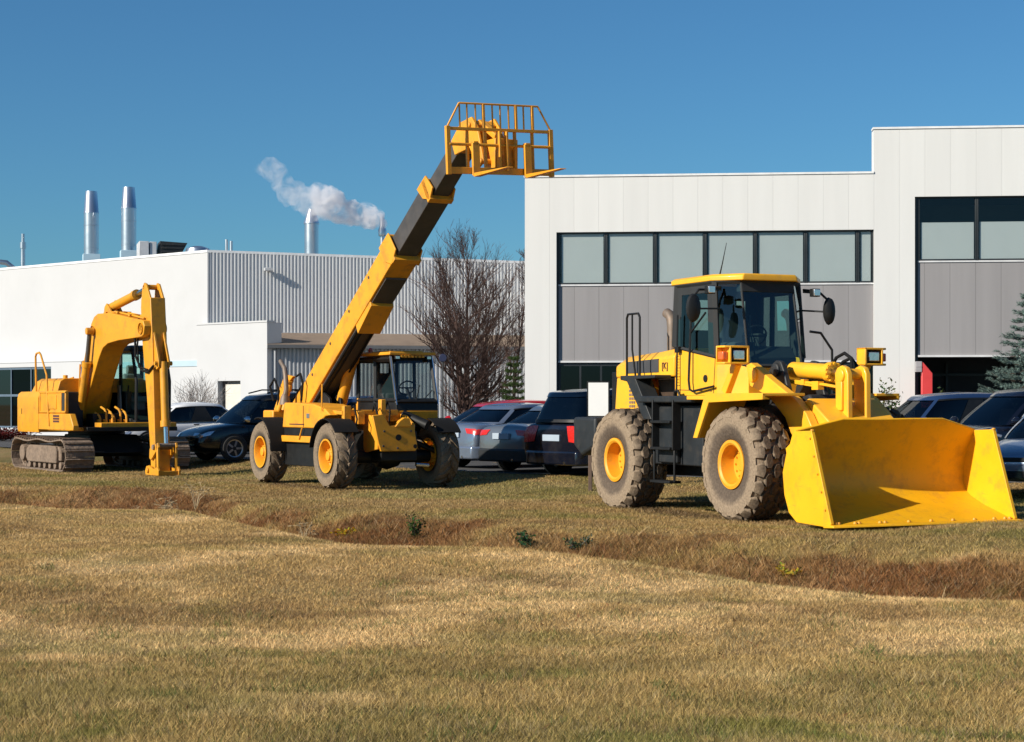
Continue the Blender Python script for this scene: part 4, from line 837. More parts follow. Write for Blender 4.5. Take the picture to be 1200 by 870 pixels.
    b = MB(); b.tube([(3.72, -.42, 3.62), (3.62, -.48, 3.2), (3.70, -.50, 2.75), (3.95, -.46, 2.42), (4.25, -.42, 2.36), (4.55, -.40, 2.5)], .028, 8); b.tube([(3.72, -.40, 3.5), (3.66, -.44, 3.0), (3.80, -.46, 2.5), (4.2, -.40, 2.42)], .022, 8); b.build('hydraulic_hose', M['rubber'], T)
    b = MB(); b.tube([(4.70, y0 - .10, .66), (4.70, y1 + .10, .66)], .06, 12); b.tube([(4.86, y0 - .06, .70), (4.86, y1 + .06, .70)], .05, 10); b.build('linkage_pin', M['mud'], T)
    b = MB()
    for y in (y0 - .06, y1 + .01): b.prism([(4.40, .40), (4.42, .62), (4.9, .76), (4.95, .66), (4.50, .36)], 'y', y, y + .05); b.beam((4.86, .70), (4.90, .10), y, y + .05, .10)
    b.build('bucket_linkage', M['exc'], T, .008)
    b = MB()
    for y in (y0 - .09, y1 + .04): b.prism([(4.25, .02), (4.22, .12), (4.30, .22), (4.45, .24), (4.7, .16), (4.95, .22), (5.03, .14), (5.03, .02)], 'y', y, y + .05)
    b.bx(4.75, 5.0, y0 - .06, y1 + .06, .02, .12); b.tube([(4.42, y0 - .13, .13), (4.42, y1 + .13, .13)], .06, 14); b.build('quick_coupler', M['exc'], T, .008)
    # lever bank and pipes at the boom foot
    b = MB()
    for k in range(6):
        y = -.42 + k * .12; x = 1.05 + .09 * (k % 3); zz = 1.36 + .07 * ((k * 2) % 3); b.tube([(x + .1, y, 1.12), (x + .02, y + .02, zz - .08), (x - .03, y, zz), (x - .2, y - .03, zz + .06)], .028, 8); b.box((x, y, 1.22), (.09, .08, .08))
    b.build('valve_pipes', M['exc'], T)
    b = MB(); b.bx(.5, 1.0, -.55, .3, 1.07, 1.4); b.build('valve_block', M['black'], T, .02)
    # cab
    ya, yb = .36, 1.28; cab = MB()
    cab.prism([(-.48, 1.08), (-.48, 1.55), (.2, 1.60), (.9, 1.30), (1.42, 1.22), (1.42, 1.08)], 'y', ya, yb); cab = cab.build('cab', M['charcoal'], T, .02)
    fr = MB(); zt = 3.0
    for y in (ya + .03, yb - .03):
        fr.tube([(1.40, y, 1.15), (1.42, y, 2.2), (1.12, y, zt)], .04, 6); fr.tube([(-.46, y, 1.15), (-.46, y, zt)], .055, 4); fr.tube([(.35, y, 1.2), (.35, y, zt)], .05, 4); fr.tube([(-.46, y, zt - .05), (1.12, y, zt - .05)], .06, 4); fr.tube([(-.46, y, 1.72), (.35, y, 1.72)], .03, 4)
    for x, z in ((1.12, zt - .04), (-.46, zt - .05)): fr.tube([(x, ya, z), (x, yb, z)], .06, 4)
    fr.bx(-.46, -.42, ya + .03, yb - .03, 1.2, 1.95); fr.bx(-.44, .35, yb - .05, yb - .02, 1.2, 1.95); fr.bx(.35, 1.38, yb - .05, yb - .02, 1.2, 1.6); fr.bx(-.44, .33, ya + .02, ya + .05, 1.2, 1.75)
    fr.tube([(1.41, ya, 1.2), (1.41, yb, 1.2)], .05, 4); fr.build('cab_frame', M['black'], cab, .005)
    rf = MB(); rf.loft([[(x, y, z) for x, y in ((-.52, ya - .01), (1.14, ya - .01), (1.14, yb + .01), (-.52, yb + .01))] for z in (2.98, 3.04)] + [[(x, y, 3.08) for x, y in ((-.42, ya + .08), (1.0, ya + .08), (1.0, yb - .08), (-.42, yb - .08))]]); rf.build('cab_roof', M['charcoal'], cab, .01)
    gl = MB()
    for y in (ya + .03, yb - .03): gl.add([(-.46, y, 1.6), (.3, y, 1.6), (.9, y, 1.32), (1.4, y, 1.24), (1.42, y, 2.2), (1.12, y, zt), (-.46, y, zt)], [tuple(range(7))])
    gl.add([(1.40, ya, 1.25), (1.40, yb, 1.25), (1.42, yb, 2.2), (1.42, ya, 2.2), (1.12, yb, zt), (1.12, ya, zt)], [(0, 1, 2, 3), (3, 2, 4, 5)]); gl.add([(-.46, ya, 1.8), (-.46, yb, 1.8), (-.46, yb, zt), (-.46, ya, zt)], [(0, 1, 2, 3)])
    gl.build('cab_windows', M['cabglass'], cab, sm=0)
    se = MB(); se.box((.25, .82, 1.75), (.5, .5, .16)); se.box((.0, .82, 2.1), (.15, .48, .60), Matrix.Rotation(-.15, 3, 'Y')); se.box((-.05, .82, 2.50), (.12, .28, .22)); se.bx(.05, .45, .62, 1.02, 1.3, 1.7); se.build('seat', M['greyseat'], cab, .05, seg=3)
    cs = MB(); cs.bx(.0, .6, .45, .58, 1.3, 1.95); cs.bx(.0, .6, 1.06, 1.18, 1.3, 1.95); cs.tube([(.5, .52, 1.9), (.55, .52, 2.1)], .025, 6); cs.build('control_console', M['interior'], cab, .02)
    b = MB(); b.lathe([(0, 0), (.07, 0), (.09, .06), (.09, .12), (.06, .16), (0, .17)], (.55, ya + .02, 3.06), 'z', 16); b.build('cab_beacon', M['black'], cab)
    b = MB(); b.prism([(.35, 1.2), (.35, 2.1), (.5, 2.1), (.62, 1.2)], 'y', ya - .06, ya - .02); b.build('cab_guard', M['greyseat'], cab, .01)
build_exc()
# ------------------------------------------------------------------ parked cars
def car_paint(name, c, rough=.22, metal=.3): return mat(name, c, rough, metal, var=.04, scale=1, dirt=(.16, .14, .12), damt=.12, coat=.8)
CG = glass('car window glass', (.06, .075, .08), .08)
CGR = glass('car windscreen glass', (.12, .15, .17), .16, hi=.5)
TYC = mat('car tyre', (.022, .022, .022), .85, var=.2); ALU = mat('alloy rim', (.45, .46, .48), .35, .8, var=.05)
PLATE = mat('plain number plate', (.35, .42, .50), .5, var=.05)
def make_car(label, cat, loc, head_deg, paint, kind='sedan', L=4.6, W=1.78, H=1.44, name='parked_car', zoff=None, trim=None, rails=False, dark_bumper=False, group='cars parked in the car park'):
    """x forward. kinds: sedan, hatch, van"""
    x, y = loc; h = R_(head_deg); z = (gz(x, y) if y < float(yedge(np.array(x))) + 2.4 else .152) if zoff is None else zoff
    T = empty(name, (x, y, z), R_(head_deg) - math.pi / 2, label, cat, group)
    a = L / 2; k = W / 2; gc = .20
    # side outline of the lower body: (x, z of shoulder line, half width)
    if kind == 'sedan':
        st = [(-a, .62, .80), (-a + .05, .92, .88), (-a + .18, .99, .93), (-a + .75, 1.01, .97), (-1.0, .98, 1), (0, .94, 1), (.85, .92, 1), (1.25, .90, .985), (a - .5, .78, .95), (a - .16, .68, .88), (a - .03, .60, .80), (a, .45, .70)]
        g0 = [(-a + .62, 1.0), (-1.05, 1.0), (0, .95), (.75, .93), (1.22, .90)]; roof = [(-.95, H - .06), (-.55, H), (.05, H), (.42, H - .04)]; wb = 1.34
    elif kind == 'hatch':
        st = [(-a, .60, .82), (-a + .05, .95, .92), (-a + .14, 1.02, .96), (-1.2, 1.02, .99), (0, .97, 1), (.85, .95, 1), (1.25, .95, .985), (a - .5, .86, .95), (a - .18, .76, .88), (a - .04, .62, .80), (a, .45, .70)]
        g0 = [(-a + .12, 1.02), (-1.2, 1.02), (0, .98), (.75, .96), (1.24, .95)]; roof = [(-a + .42, H - .07), (-1.0, H), (-.1, H + .01), (.38, H - .05)]; wb = 1.33
    else:
        st = [(-a, .62, .86), (-a + .03, 1.0, .94), (-a + .09, 1.08, .97), (-1.3, 1.08, .99), (0, 1.04, 1), (1.0, 1.02, 1), (1.5, 1.0, .985), (a - .45, .90, .95), (a - .18, .80, .90), (a - .04, .62, .82), (a, .45, .72)]
        g0 = [(-a + .07, 1.08), (-1.3, 1.08), (0, 1.05), (1.0, 1.03), (1.48, 1.0)]; roof = [(-a + .36, H - .07), (-1.2, H), (-.1, H + .01), (.55, H - .06)]; wb = 1.50
    mb = MB(); loops = []
    for X, zs, f in st:
        w = k * f; zs = zs - .01; zl = gc + (.12 if abs(X) > a - .06 else 0)
        loops.append([(X, -w * .86, zl), (X, -w * .985, zl + .10), (X, -w, (zl + zs) / 2), (X, -w * .985, zs - .10), (X, -w * .91, zs), (X, -w * .55, zs + .035), (X, 0, zs + .05), (X, w * .55, zs + .035), (X, w * .91, zs), (X, w * .985, zs - .10), (X, w, (zl + zs) / 2), (X, w * .985, zl + .10), (X, w * .86, zl)])
    mb.loft(loops); body = mb.build('body', paint, T, sm=60)
    sd = body.modifiers.new('round', 'SUBSURF'); sd.levels = 1; sd.render_levels = 2
    # glasshouse: rounded shell, with roof and pillars lying on it
    gw = k * .93; rw = k * (.72 if kind != 'van' else .78); lo = g0
    xb0, xb1 = lo[0][0], lo[-1][0]; xt0, xt1 = roof[0][0] - .06, roof[-1][0] + .10
    belt = lambda x: float(np.interp(x, [p[0] for p in lo], [p[1] for p in lo])); top_ = lambda x: H - .03 - .10 * max(0, (x - (xt0 + xt1) / 2) / ((xt1 - xt0) / 2)) ** 2 * .6 - .05 * max(0, -(x - (xt0 + xt1) / 2) / ((xt1 - xt0) / 2)) ** 3
    def S(t, th, off=0):
        e = t ** 1.12; c, s2 = math.cos(th), math.sin(th); n = 5.0 - 1.2 * t
        x0 = xb0 + (xt0 - xb0) * e; x1 = xb1 + (xt1 - xb1) * e; w = gw + (rw - gw) * t ** 1.35
        fx = math.copysign(abs(c) ** (2 / n), c); fy = math.copysign(abs(s2) ** (2 / n), s2)
        bow = 1 + .05 * (1 - fy * fy) * (1 if fx > 0 else .7) * (1 - t) 
        ax = (x1 - x0) / 2 + off; x = (x0 + x1) / 2 + ax * fx * (bow if abs(fx) > .8 else 1); y = (w + off) * fy
        xc = min(max(x, xb0), xb1); z = belt(xc) * (1 - t) + top_(min(max(x, xt0), xt1)) * t
        return Vector((x, y, z + off * t))
    def strip(th0, th1, t0, t1, off, nt=6, nu=4, f=None):
        q = MB(); rows = [[S(t0 + (t1 - t0) * v / nt, (f(t0 + (t1 - t0) * v / nt, u / nu) if f else th0 + (th1 - th0) * u / nu), off) for u in range(nu + 1)] for v in range(nt + 1)]
        q.add([p for r_ in rows for p in r_], [(v * (nu + 1) + u, v * (nu + 1) + u + 1, (v + 1) * (nu + 1) + u + 1, (v + 1) * (nu + 1) + u) for v in range(nt) for u in range(nu)]); return q
    D = math.radians
    for nm, a0, a1, m_ in (('windscreen', -46, 46, CGR), ('side_window', 46, 134, CG), ('rear_window', 134, 226, CGR if kind == 'sedan' else CG), ('side_window', 226, 314, CG)):
        strip(D(a0), D(a1), 0, 1, 0, 8, 16).build(nm, m_, body, sm=60)
    rf = MB(); rows = [[S(t, D(a0 * 7.5), .014 if t > .86 else .012) for a0 in range(48)] for t in (.86, .93, 1.0)]
    ctr = S(1, D(90)); rows += [[Vector(((p.x - (xt0 + xt1) / 2) * f + (xt0 + xt1) / 2, p.y * f, p.z + dz)) for p in rows[2]] for f, dz in ((.93, .022), (.75, .040), (.4, .052), (.02, .056))]
    rf.loft(rows, False); rf.build('roof', paint, body, sm=60)
    ths = lambda fr: D(90) - math.copysign(1, fr) * (D(90) - math.acos(min(1, abs(fr) ** 2.3)))
    for sg in (1, -1):
        for nm, a0, a1 in (('front_pillar', 42, 50), ('rear_pillar', 127 if kind == 'sedan' else 130, 139 if kind != 'van' else 137)):
            strip(D(a0) * sg, D(a1) * sg, 0, .9, .012).build(nm, paint, body, sm=60)
        for fr in ((-.02,) if kind != 'van' else (.05, -.55)):
            c0 = ths(fr); strip(0, 0, 0, .9, .010, f=lambda t, u, c0=c0, sg=sg: sg * (c0 + (u - .5) * .05)).build('door_pillar', M['black'], body, sm=60)
        strip(D(50) * sg, D(130) * sg, 0, .045, .012, 2, 16).build('belt_trim', M['black'], body, sm=60)
        strip(D(50) * sg, D(130) * sg, .82, .88, .013, 2, 16).build('window_trim', M['black'], body, sm=60)
    strip(D(136), D(224), -.0, .10, .012, 2, 12).build('rear_trim', paint if kind != 'van' else M['black'], body, sm=60)
    s_ = MB()
    for X in ((.35, -.55) if kind != 'van' else (.6, -.4, -1.3)):
        for Y in (-.36, .36): s_.box((X - .22, Y, 1.05), (.14, .46, .60), Matrix.Rotation(-.2, 3, 'Y')); s_.box((X - .29, Y, H - .13), (.09, .24, .17))
    s_.bx(.65, .95, -.6, .6, .92, 1.02); s_.build('seats', M['interior'], body, .04)
    wh = None
    for X in (wb, -wb):
        for s in (-1, 1):
            if wh is None:
                m = MB(); m.lathe([(.20, -.09), (.225, -.10), (.215, -.085), (.19, -.06), (.06, -.07), (0, -.075)], (0, 0, 0), 'y', 24); m.lathe([(0, -.04), (.19, -.05)], (0, 0, 0), 'y', 24)
                for q in range(5): t = q * 2 * math.pi / 5; m.beam((.05 * math.cos(t), .05 * math.sin(t)), (.2 * math.cos(t), .2 * math.sin(t)), -.085, -.06, .05)
                wh = m.build('wheel', ALU, T); t = MB(); t.lathe([(.215, -.09), (.24, -.105), (.30, -.10), (.325, -.07), (.325, .07), (.30, .10), (.22, .09)], (0, 0, 0), 'y', 32); t.build('tyre', TYC, wh); c = wh
            else: c = dup(wh, T)
            c.location = (X, s * (k - .075), .325); c.rotation_euler = (0, 0, 0 if s < 0 else math.pi)
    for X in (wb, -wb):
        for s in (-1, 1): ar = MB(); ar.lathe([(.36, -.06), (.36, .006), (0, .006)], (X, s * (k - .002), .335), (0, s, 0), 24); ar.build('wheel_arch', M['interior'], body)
    for s in (-1, 1):
        zf = st[-3][1]; zt = st[2][1]; hh = .22 if kind == 'sedan' else .42
        def patch(nm, pts0, pts1, m):
            # a lamp: grid laid round the corner of the body and pressed onto its surface
            q = MB(); n = 8; R0 = [Vector(pts0[0]).lerp(Vector(pts0[1]), t / 4) if t <= 4 else Vector(pts0[1]).lerp(Vector(pts0[2]), (t - 4) / 4) for t in range(9)]
            R1 = [Vector(pts1[0]).lerp(Vector(pts1[1]), t / 4) if t <= 4 else Vector(pts1[1]).lerp(Vector(pts1[2]), (t - 4) / 4) for t in range(9)]
            rows = [[a_.lerp(b_, v / 4) for a_, b_ in zip(R0, R1)] for v in range(5)]
            q.add([p for r_ in rows for p in r_], [(v * 9 + u, v * 9 + u + 1, v * 9 + u + 10, v * 9 + u + 9) for v in range(4) for u in range(8)])
            o = q.build(nm, m, T); sw = o.modifiers.new('press', 'SHRINKWRAP'); sw.target = body; sw.wrap_method = 'NEAREST_SURFACEPOINT'; sw.wrap_mode = 'ABOVE_SURFACE'; sw.offset = .012
        x0 = -a - .02
        patch('taillight', [(x0, s * k * .46, zt - .06), (x0 + .03, s * k * .95, zt - .05), (x0 + .30, s * k * 1.05, zt - .06)], [(x0, s * k * .56, zt - hh + .03), (x0 + .02, s * k * .95, zt - hh), (x0 + .24, s * k * 1.05, zt - hh + .02)], M['red'])
        patch('headlight', [(a - .08, s * k * .48, zf - .01), (a - .10, s * k * .92, zf + .03), (a - .48, s * k * 1.0, zf + .06)], [(a + .02, s * k * .52, zf - .13), (a - .02, s * k * .92, zf - .14), (a - .34, s * k * 1.02, zf - .08)], M['lens'])
        mr = MB(); mr.lathe([(0, 0), (.06, .0), (.085, .03), (.08, .10), (.04, .15), (0, .16)], (lo[-1][0] - .30, s * (k + .08), lo[-1][1] + .10), (1, 0, 0), 12); mr.tube([(lo[-1][0] - .22, s * k * .9, lo[-1][1] + .04), (lo[-1][0] - .22, s * (k + .06), lo[-1][1] + .08)], .025, 6); mr.build('mirror', trim or paint, T)
    l = MB(); l.bx(-a - .02, -a + .05, -.26, .26, .70, .83); l.build('number_plate', PLATE, T, .005)
    l = MB(); l.bx(a - .05, a + .006, -k * .45, k * .45, .55, .62); l.bx(a - .06, a + .012, -k * .6, k * .6, .28, .40)
    for q in range(3): l.bx(a - .05, a + .02, -k * .6, k * .6, .30 + q * .035, .31 + q * .035)
    l.build('grille', M['black'], T, .006)
    l = MB()
    for s in (-1, 1):
        for X in (-.05, -.95) if kind != 'van' else (.2, -.9): l.box((X, s * (k + .012), .86), (.16, .02, .03))
        for X in (.92, -.02, -1.0): l.box((X, s * (k + .0005), .62), (.008, .006, .50))
    l.build('door_handles', M['black'], T)
    if kind != 'sedan' and rails:
        l = MB()
        for s in (-1, 1): l.tube([(roof[0][0] + .25, s * rw * .9, H + .03), (roof[1][0], s * rw * .9, H + .09), (roof[2][0], s * rw * .9, H + .09), (roof[3][0] - .1, s * rw * .9, H + .0)], .018, 6)
        l.build('roof_rails', M['black'], T)
        l = MB(); l.tube([(-a + .02, -.2, 1.13), (-a + .18, .25, 1.24)], .012, 6); l.box((roof[0][0] - .02, 0, H - .08), (.06, .3, .04)); l.build('rear_wiper', M['black'], T)
    bp = MB(); bp.loft([[(X, y_, z_) for y_ in (-W_, W_) for z_ in ((.22, .50) if y_ < 0 else (.50, .22))] for X, W_ in ((-a - .03, k * .80), (-a + .14, k * .97), (-a + .30, k * 1.0))]); bp.build('bumper', M['charcoal'] if dark_bumper else paint, T, .04, seg=3)
    l = MB(); l.tube([(-a + .06, -k * .45, .27), (-a - .04, -k * .45, .27)], .03, 8); l.build('tailpipe', M['chrome'], T)
    return T
pW = car_paint('white car paint', (.74, .75, .77), .25, 0); pB = car_paint('black car paint', (.008, .009, .011)); pN = car_paint('midnight blue paint', (.006, .008, .017))
pBl = car_paint('blue car paint', (.030, .065, .16), .2, .4); pR = car_paint('red car paint', (.52, .015, .02), .22, .2); pS = car_paint('silver car paint', (.20, .225, .25), .28, .6); pSB = car_paint('silver blue car paint', (.22, .27, .36), .22, .6)
make_car('white sedan behind the black hatchback and right of the excavator', 'car', (-9.4, 51.2), -58, pW, 'sedan', H=1.46)
make_car('black hatchback with roof rails, nose pointing left beside the excavator', 'car', (-6.35, 46.6), -58, pB, 'hatch', L=4.6, W=1.84, H=1.72, trim=M['chrome'], rails=True)
make_car('blue hatchback directly behind the telehandler cab', 'car', (-4.0, 44.6), -58, pBl, 'hatch', L=4.4, H=1.62)
make_car('red car right of the telehandler cab, in front of the bare tree', 'car', (-.35, 47.2), -62, pR, 'hatch', L=4.3, H=1.52)
make_car('pale silver blue sedan between the red car and the silver sedan', 'car', (.35, 41.9), 132, pSB, 'sedan')
make_car('silver sedan with its red tail lights toward the field, left of the dark minivan', 'car', (1.5, 39.5), 131, pS, 'sedan', H=1.42, dark_bumper=True)
make_car('near black minivan with its rear toward the field, left of the loader', 'minivan', (2.66, 37.7), 129, pN, 'van', L=4.8, W=1.92, H=1.74, name='parked_van')
make_car('dark sport utility car with blue sheen on its windscreen, behind the loader bucket', 'car', (11.1, 38.2), -68, pN, 'van', L=4.9, W=1.95, H=1.78)
make_car('blue car in the second row, roof showing behind the loader bucket', 'car', (10.4, 44.0), -68, pBl, 'hatch', H=1.70)
make_car('silver blue sedan at the right edge of the picture, beside the loader bucket', 'car', (9.65, 31.3), -32, pSB, 'sedan', H=1.38)
# ------------------------------------------------------------------ office building (local x along the front, y into the building)
def build_office():
    T = empty('office_building', (.375, 52.5, .14), R_(-5.4), 'white panelled office building with grey bands and wide windows, on the right', 'building')
    WH = panel_mat('white wall panels', (.70, .695, .68), .72, .022, streak=.05, gdark=.90); GR = panel_mat('grey wall panels', (.300, .287, .292), .72, .03, streak=.12, gdark=.78)
    FR = mat('dark window frame', (.02, .024, .027), .4, var=.1); BL = mat('pale window blind', (.55, .565, .565), .9, var=.03, scale=1)
    GL = glass('office window glass', (.88, .93, .92), .06, hi=.35); DK = mat('dark office interior', (.03, .033, .036), .8, var=.3, scale=.8)
    GLD = glass('dark shop glass', (.10, .12, .13), .03)
    w = MB()
    w.bx(0, .927, 0, .35, 0, 8.08); w.bx(.927, 10.08, 0, .35, 6.47, 8.08); w.bx(10.08, 11.24, 0, .35, 0, 9.35); w.bx(11.24, 20, 0, .35, 7.40, 9.35); w.bx(20, 24, 0, .35, 0, 9.35)
    w.bx(0, .3, .35, 24, 0, 8.08); w.bx(23.7, 24, .35, 24, 0, 8.08); w.bx(.3, 23.7, 23.7, 24, 0, 8.08); w.bx(10.08, 10.38, .35, .6, 7.9, 9.35); w.bx(10.38, 23.7, .35, .6, 7.9, 9.35)
    wall = w.build('wall', WH, T, sm=0)
    r = MB(); r.bx(.3, 23.7, .62, 23.7, 7.70, 7.90); r.build('roof', mat('roof felt', (.2, .2, .2), .9), T, sm=0)
    c = MB(); c.bx(-.03, 10.08, -.03, .40, 8.082, 8.14); c.bx(10.05, 24.03, -.03, .40, 9.352, 9.41); c.build('coping', mat('white metal coping', (.74, .74, .74), .5), T)
    g = MB(); g.bx(.98, 10.08, .13, .34, 2.72, 4.90); g.build('grey_cladding', GR, T, sm=0)
    g = MB(); g.bx(11.34, 20, .13, .34, 2.86, 5.52); g.build('grey_cladding', GR, T, sm=0)
    g = MB(); g.bx(.98, 10.08, .09, .34, 2.66, 2.716); g.bx(11.34, 20, .07, .34, 2.80, 2.856); g.bx(.98, 10.08, .10, .34, 4.902, 4.95); g.bx(11.34, 20, .10, .34, 5.522, 5.568); g.build('sill_trim', mat('pale metal trim', (.62, .62, .63), .5), T)
    g = MB(); g.bx(.93, .977, .10, .34, 0, 6.47); g.bx(11.243, 11.337, .10, .34, 0, 7.4); g.build('corner_trim', FR, T, sm=0)
    # window bands: every window a frame with blind and pane
    def window(x0, x1, z0, z1, blind):
        f = MB(); t = .045
        f.bx(x0, x0 + t, .09, .17, z0, z1); f.bx(x1 - t, x1, .09, .17, z0, z1); f.bx(x0 + t, x1 - t, .10, .17, z0, z0 + t); f.bx(x0 + t, x1 - t, .10, .17, z1 - t, z1)
        f = f.build('window', FR, T, .004)
        p = MB(); p.add([(x0 + t, .13, z0 + t), (x1 - t, .13, z0 + t), (x1 - t, .13, z1 - t), (x0 + t, .13, z1 - t)], [(0, 1, 2, 3)]); p.build('pane', GL, f, sm=0)
        b = MB(); zt = z0 + (z1 - z0) * blind; b.bx(x0 + t + .03 + rnd.uniform(0, .02), x1 - t - .03, .15, .155, z0 + .02, zt - .02 - rnd.uniform(0, .015)); b.build('blind', BL, f, sm=0)
    xs = [.98, 2.374, 3.813, 5.258, 6.707, 8.149, 9.631, 10.08]
    for a, b in zip(xs[:-1], xs[1:]): window(a + .003, b - .003, 4.952, 6.468, 1)
    for a, b in ((11.34, 13.0), (13.0, 14.76), (14.76, 16.5), (16.5, 18.25), (18.25, 20)): window(a + .003, b - .003, 5.57, 7.398, .62)
    d = MB(); d.bx(.98, 10.08, .9, .95, 4.95, 6.47); d.bx(11.34, 20, 2.4, 2.45, 5.57, 7.4); d.bx(11.34, 20, 3.5, 3.6, 0, 2.8); d.bx(11.34, 11.40, .36, 3.5, 0, 2.8); d.bx(11.34, 20, .36, 3.5, 2.8, 2.84); d.bx(.98, 10.08, 2.5, 2.6, 0, 2.66); d.bx(.98, 10.08, .40, 2.5, 2.6, 2.65); d.build('interior', DK, T, sm=0)
    for x in [.98 + .607 * k for k in range(15)]:
        f = MB(); f.bx(x + .003, x + .06, .16, .24, 0, 2.655); f.bx(x + .06, x + .604, .16, .24, 2.56, 2.655); f.bx(x + .06, x + .604, .16, .24, 0, .12); f = f.build('window', FR, T, sm=0)
        p = MB(); p.add([(x + .06, .2, .12), (x + .604, .2, .12), (x + .604, .2, 2.56), (x + .06, .2, 2.56)], [(0, 1, 2, 3)]); p.build('pane', GLD, f, sm=0)
    f = MB()
    for x in (12.6, 14.2, 15.8, 17.4, 19): f.bx(x, x + .07, 3.38, 3.46, 0, 2.7)
    f.bx(11.5, 19.5, 3.38, 3.46, 2.3, 2.38); f.build('entrance_frame', FR, T, sm=0)
build_office()
u_ = Vector((.9955, -.0941, 0)); b_ = Vector((.0941, .9955, 0)); o_ = Vector((.375, 52.5, .14))
p_ = o_ + u_ * 11.50 - b_ * .42
T = empty('red_post', p_, R_(-5.4), 'red painted square post standing at the dark entrance of the office building', 'post')
m = MB(); m.prism([(-.13, 0), (.17, 0), (.17, 2.32), (-.10, 2.64), (-.13, 2.64)], 'y', -.12, .12); m.build('column', M['redpaint'], T, .015)
m = MB(); m.bx(-.30, -.135, -.14, .06, 2.36, 2.66); m.bx(-.30, -.135, -.15, -.14, 2.50, 2.52); m.build('junction_box', mat('grey box paint', (.33, .31, .32), .5), T, .01)

# ------------------------------------------------------------------ factory
def build_factory():
    WHT = mat('white factory render', (.49, .495, .51), .7, var=.03, scale=.4, dirt=(.42, .425, .43), damt=.3)
    RIB = mat('ribbed white sheet metal', (.56, .57, .585), .45, var=.03, scale=.5); RIB2 = mat('ribbed grey sheet metal', (.40, .41, .43), .5, var=.05, scale=.7)
    C = Vector((-12.41, 73, .2)); a = math.atan2(.276, .961)
    T = empty('factory', C, a, 'white factory hall with ribbed side wall, lean-to and roof stacks, far left', 'factory')
    Mi = Matrix.Rotation(-a, 3, 'Z'); Lw = Mi @ Vector((-.752, .659, 0)); Ln = Mi @ Vector((-.659, -.752, 0))
    def Lp(t, o, z): return Lw * t + Ln * o + Vector((0, 0, z))
    zt = 7.55
    w = MB(); w.ext([Lp(0, 0, 0), Lp(26, 0, 0), Lp(26, 0, zt), Lp(0, 0, zt)], -Ln * .3); w.build('front_wall', WHT, T, sm=0)
    w = MB(); w.ext([Lp(-.02, .03, zt), Lp(26, .03, zt), Lp(26, .03, zt + .10), Lp(-.02, .03, zt + .10)], -Ln * .5); w.ext([(.0, -.04, zt), (26, -.04, zt - .33), (26, -.04, zt - .22), (0, -.04, zt + .10)], (0, .35, 0)); w.build('coping', mat('pale roof coping', (.70, .71, .73), .5), T, sm=0)
    def ribs(x0, x1, y, z0, z1a, z1b, pitch, dep):
        mb = MB(); prof = []; n = int((x1 - x0) / pitch)
        for k in range(n):
            x = x0 + k * pitch; prof += [(x, 0), (x + pitch * .42, 0), (x + pitch * .56, -dep), (x + pitch * .86, -dep)]
        prof.append((x0 + n * pitch, 0)); f = lambda x: z1a + (z1b - z1a) * (x - x0) / (x1 - x0)
        vs = [(x, y + d, z0) for x, d in prof] + [(x, y + d, f(x)) for x, d in prof]; m = len(prof)
        mb.add(vs, [(i, i + 1, m + i + 1, m + i) for i in range(m - 1)]); return mb
    ribs(.0, 24, 0, 4.30, zt - .0, zt - .30, .145, .045).build('ribbed_wall', RIB, T, sm=0)
    w = MB(); w.bx(0, 24, .05, .3, 0, 7.2); w.bx(2.1, 24, -.10, .04, 4.16, 4.32); w.build('wall_base', WHT, T, sm=0)
    w = MB(); w.bx(.0, .06, -.06, .0, 4.3, zt); w.build('corner_flashing', RIB2, T, sm=0)
    # roof
    e = [Lp(0, -.3, zt - .5), Lp(26, -.3, zt - .5), Lp(26, -.3, zt - .5) + Vector((24, 24, 0)), Vector((24, .3, zt - .8))]
    r = MB(); r.ext(e, (0, 0, .1)); r.build('roof', mat('factory roof felt', (.28, .28, .29), .9), T, sm=0)
    # white annex with a recessed door, its front in line with the front wall
    def Ap(t, o, z): return Lp(-t, o, z)
    def slab(mb, t0, t1, o0, o1, z0, z1): mb.ext([Ap(t0, o0, z0), Ap(t1, o0, z0), Ap(t1, o0, z1), Ap(t0, o0, z1)], Ln * (o1 - o0))
    A = MB(); z1 = 4.58; t0, t1, f0 = -.30, 4.02, .30
    slab(A, t0, 1.02, f0 - .25, f0, 0, z1); slab(A, 2.42, t1, f0 - .25, f0, 0, z1); slab(A, 1.02, 2.42, f0 - .25, f0, 2.30, z1); slab(A, t1 - .25, t1, -.45, f0 - .252, 0, z1); slab(A, .15, t1 - .252, -.45, -.25, 0, z1); slab(A, t0 - .03, t1 + .03, f0 - .4, f0 + .03, z1 + .002, z1 + .07)
    A.build('annex', WHT, T, sm=0)
    R = MB(); slab(R, .2, t1 - .26, -.24, f0 - .26, z1 - .3, z1 - .2); R.build('annex_roof', mat('annex roof felt', (.28, .28, .29), .9), T, sm=0)
    d = MB(); slab(d, 1.30, 2.40, f0 - .24, f0 - .17, 0, 2.16); d = d.build('door', mat('cream door paint', (.60, .57, .51), .5), T, .01)
    h = MB(); h.lathe([(0, 0), (.03, .01), (.03, .05), (0, .06)], Ap(2.2, f0 - .17, 1.05), Ln, 10); h.build('handle', M['steel'], d)
    # lean-to
    y2 = -3.35; q = MB(); q.prism([(-.11, 4.30), (-.11, 4.20), (y2 - .25, 3.62), (y2 - .25, 3.72)], 'x', 1.93, 24); q.build('lean_to_roof', mat('brown lean-to roof', (.22, .16, .115), .8, var=.15, scale=1.5), T, sm=0)
    q = MB(); q.bx(1.92, 24, y2 - .34, y2 - .255, 3.56, 3.70); q.build('gutter', mat('dark gutter', (.10, .105, .115), .6), T, .01)
    ribs(1.93, 24, y2, 0, 3.62, 3.62, .16, .05).build('ribbed_wall', RIB2, T, sm=0)
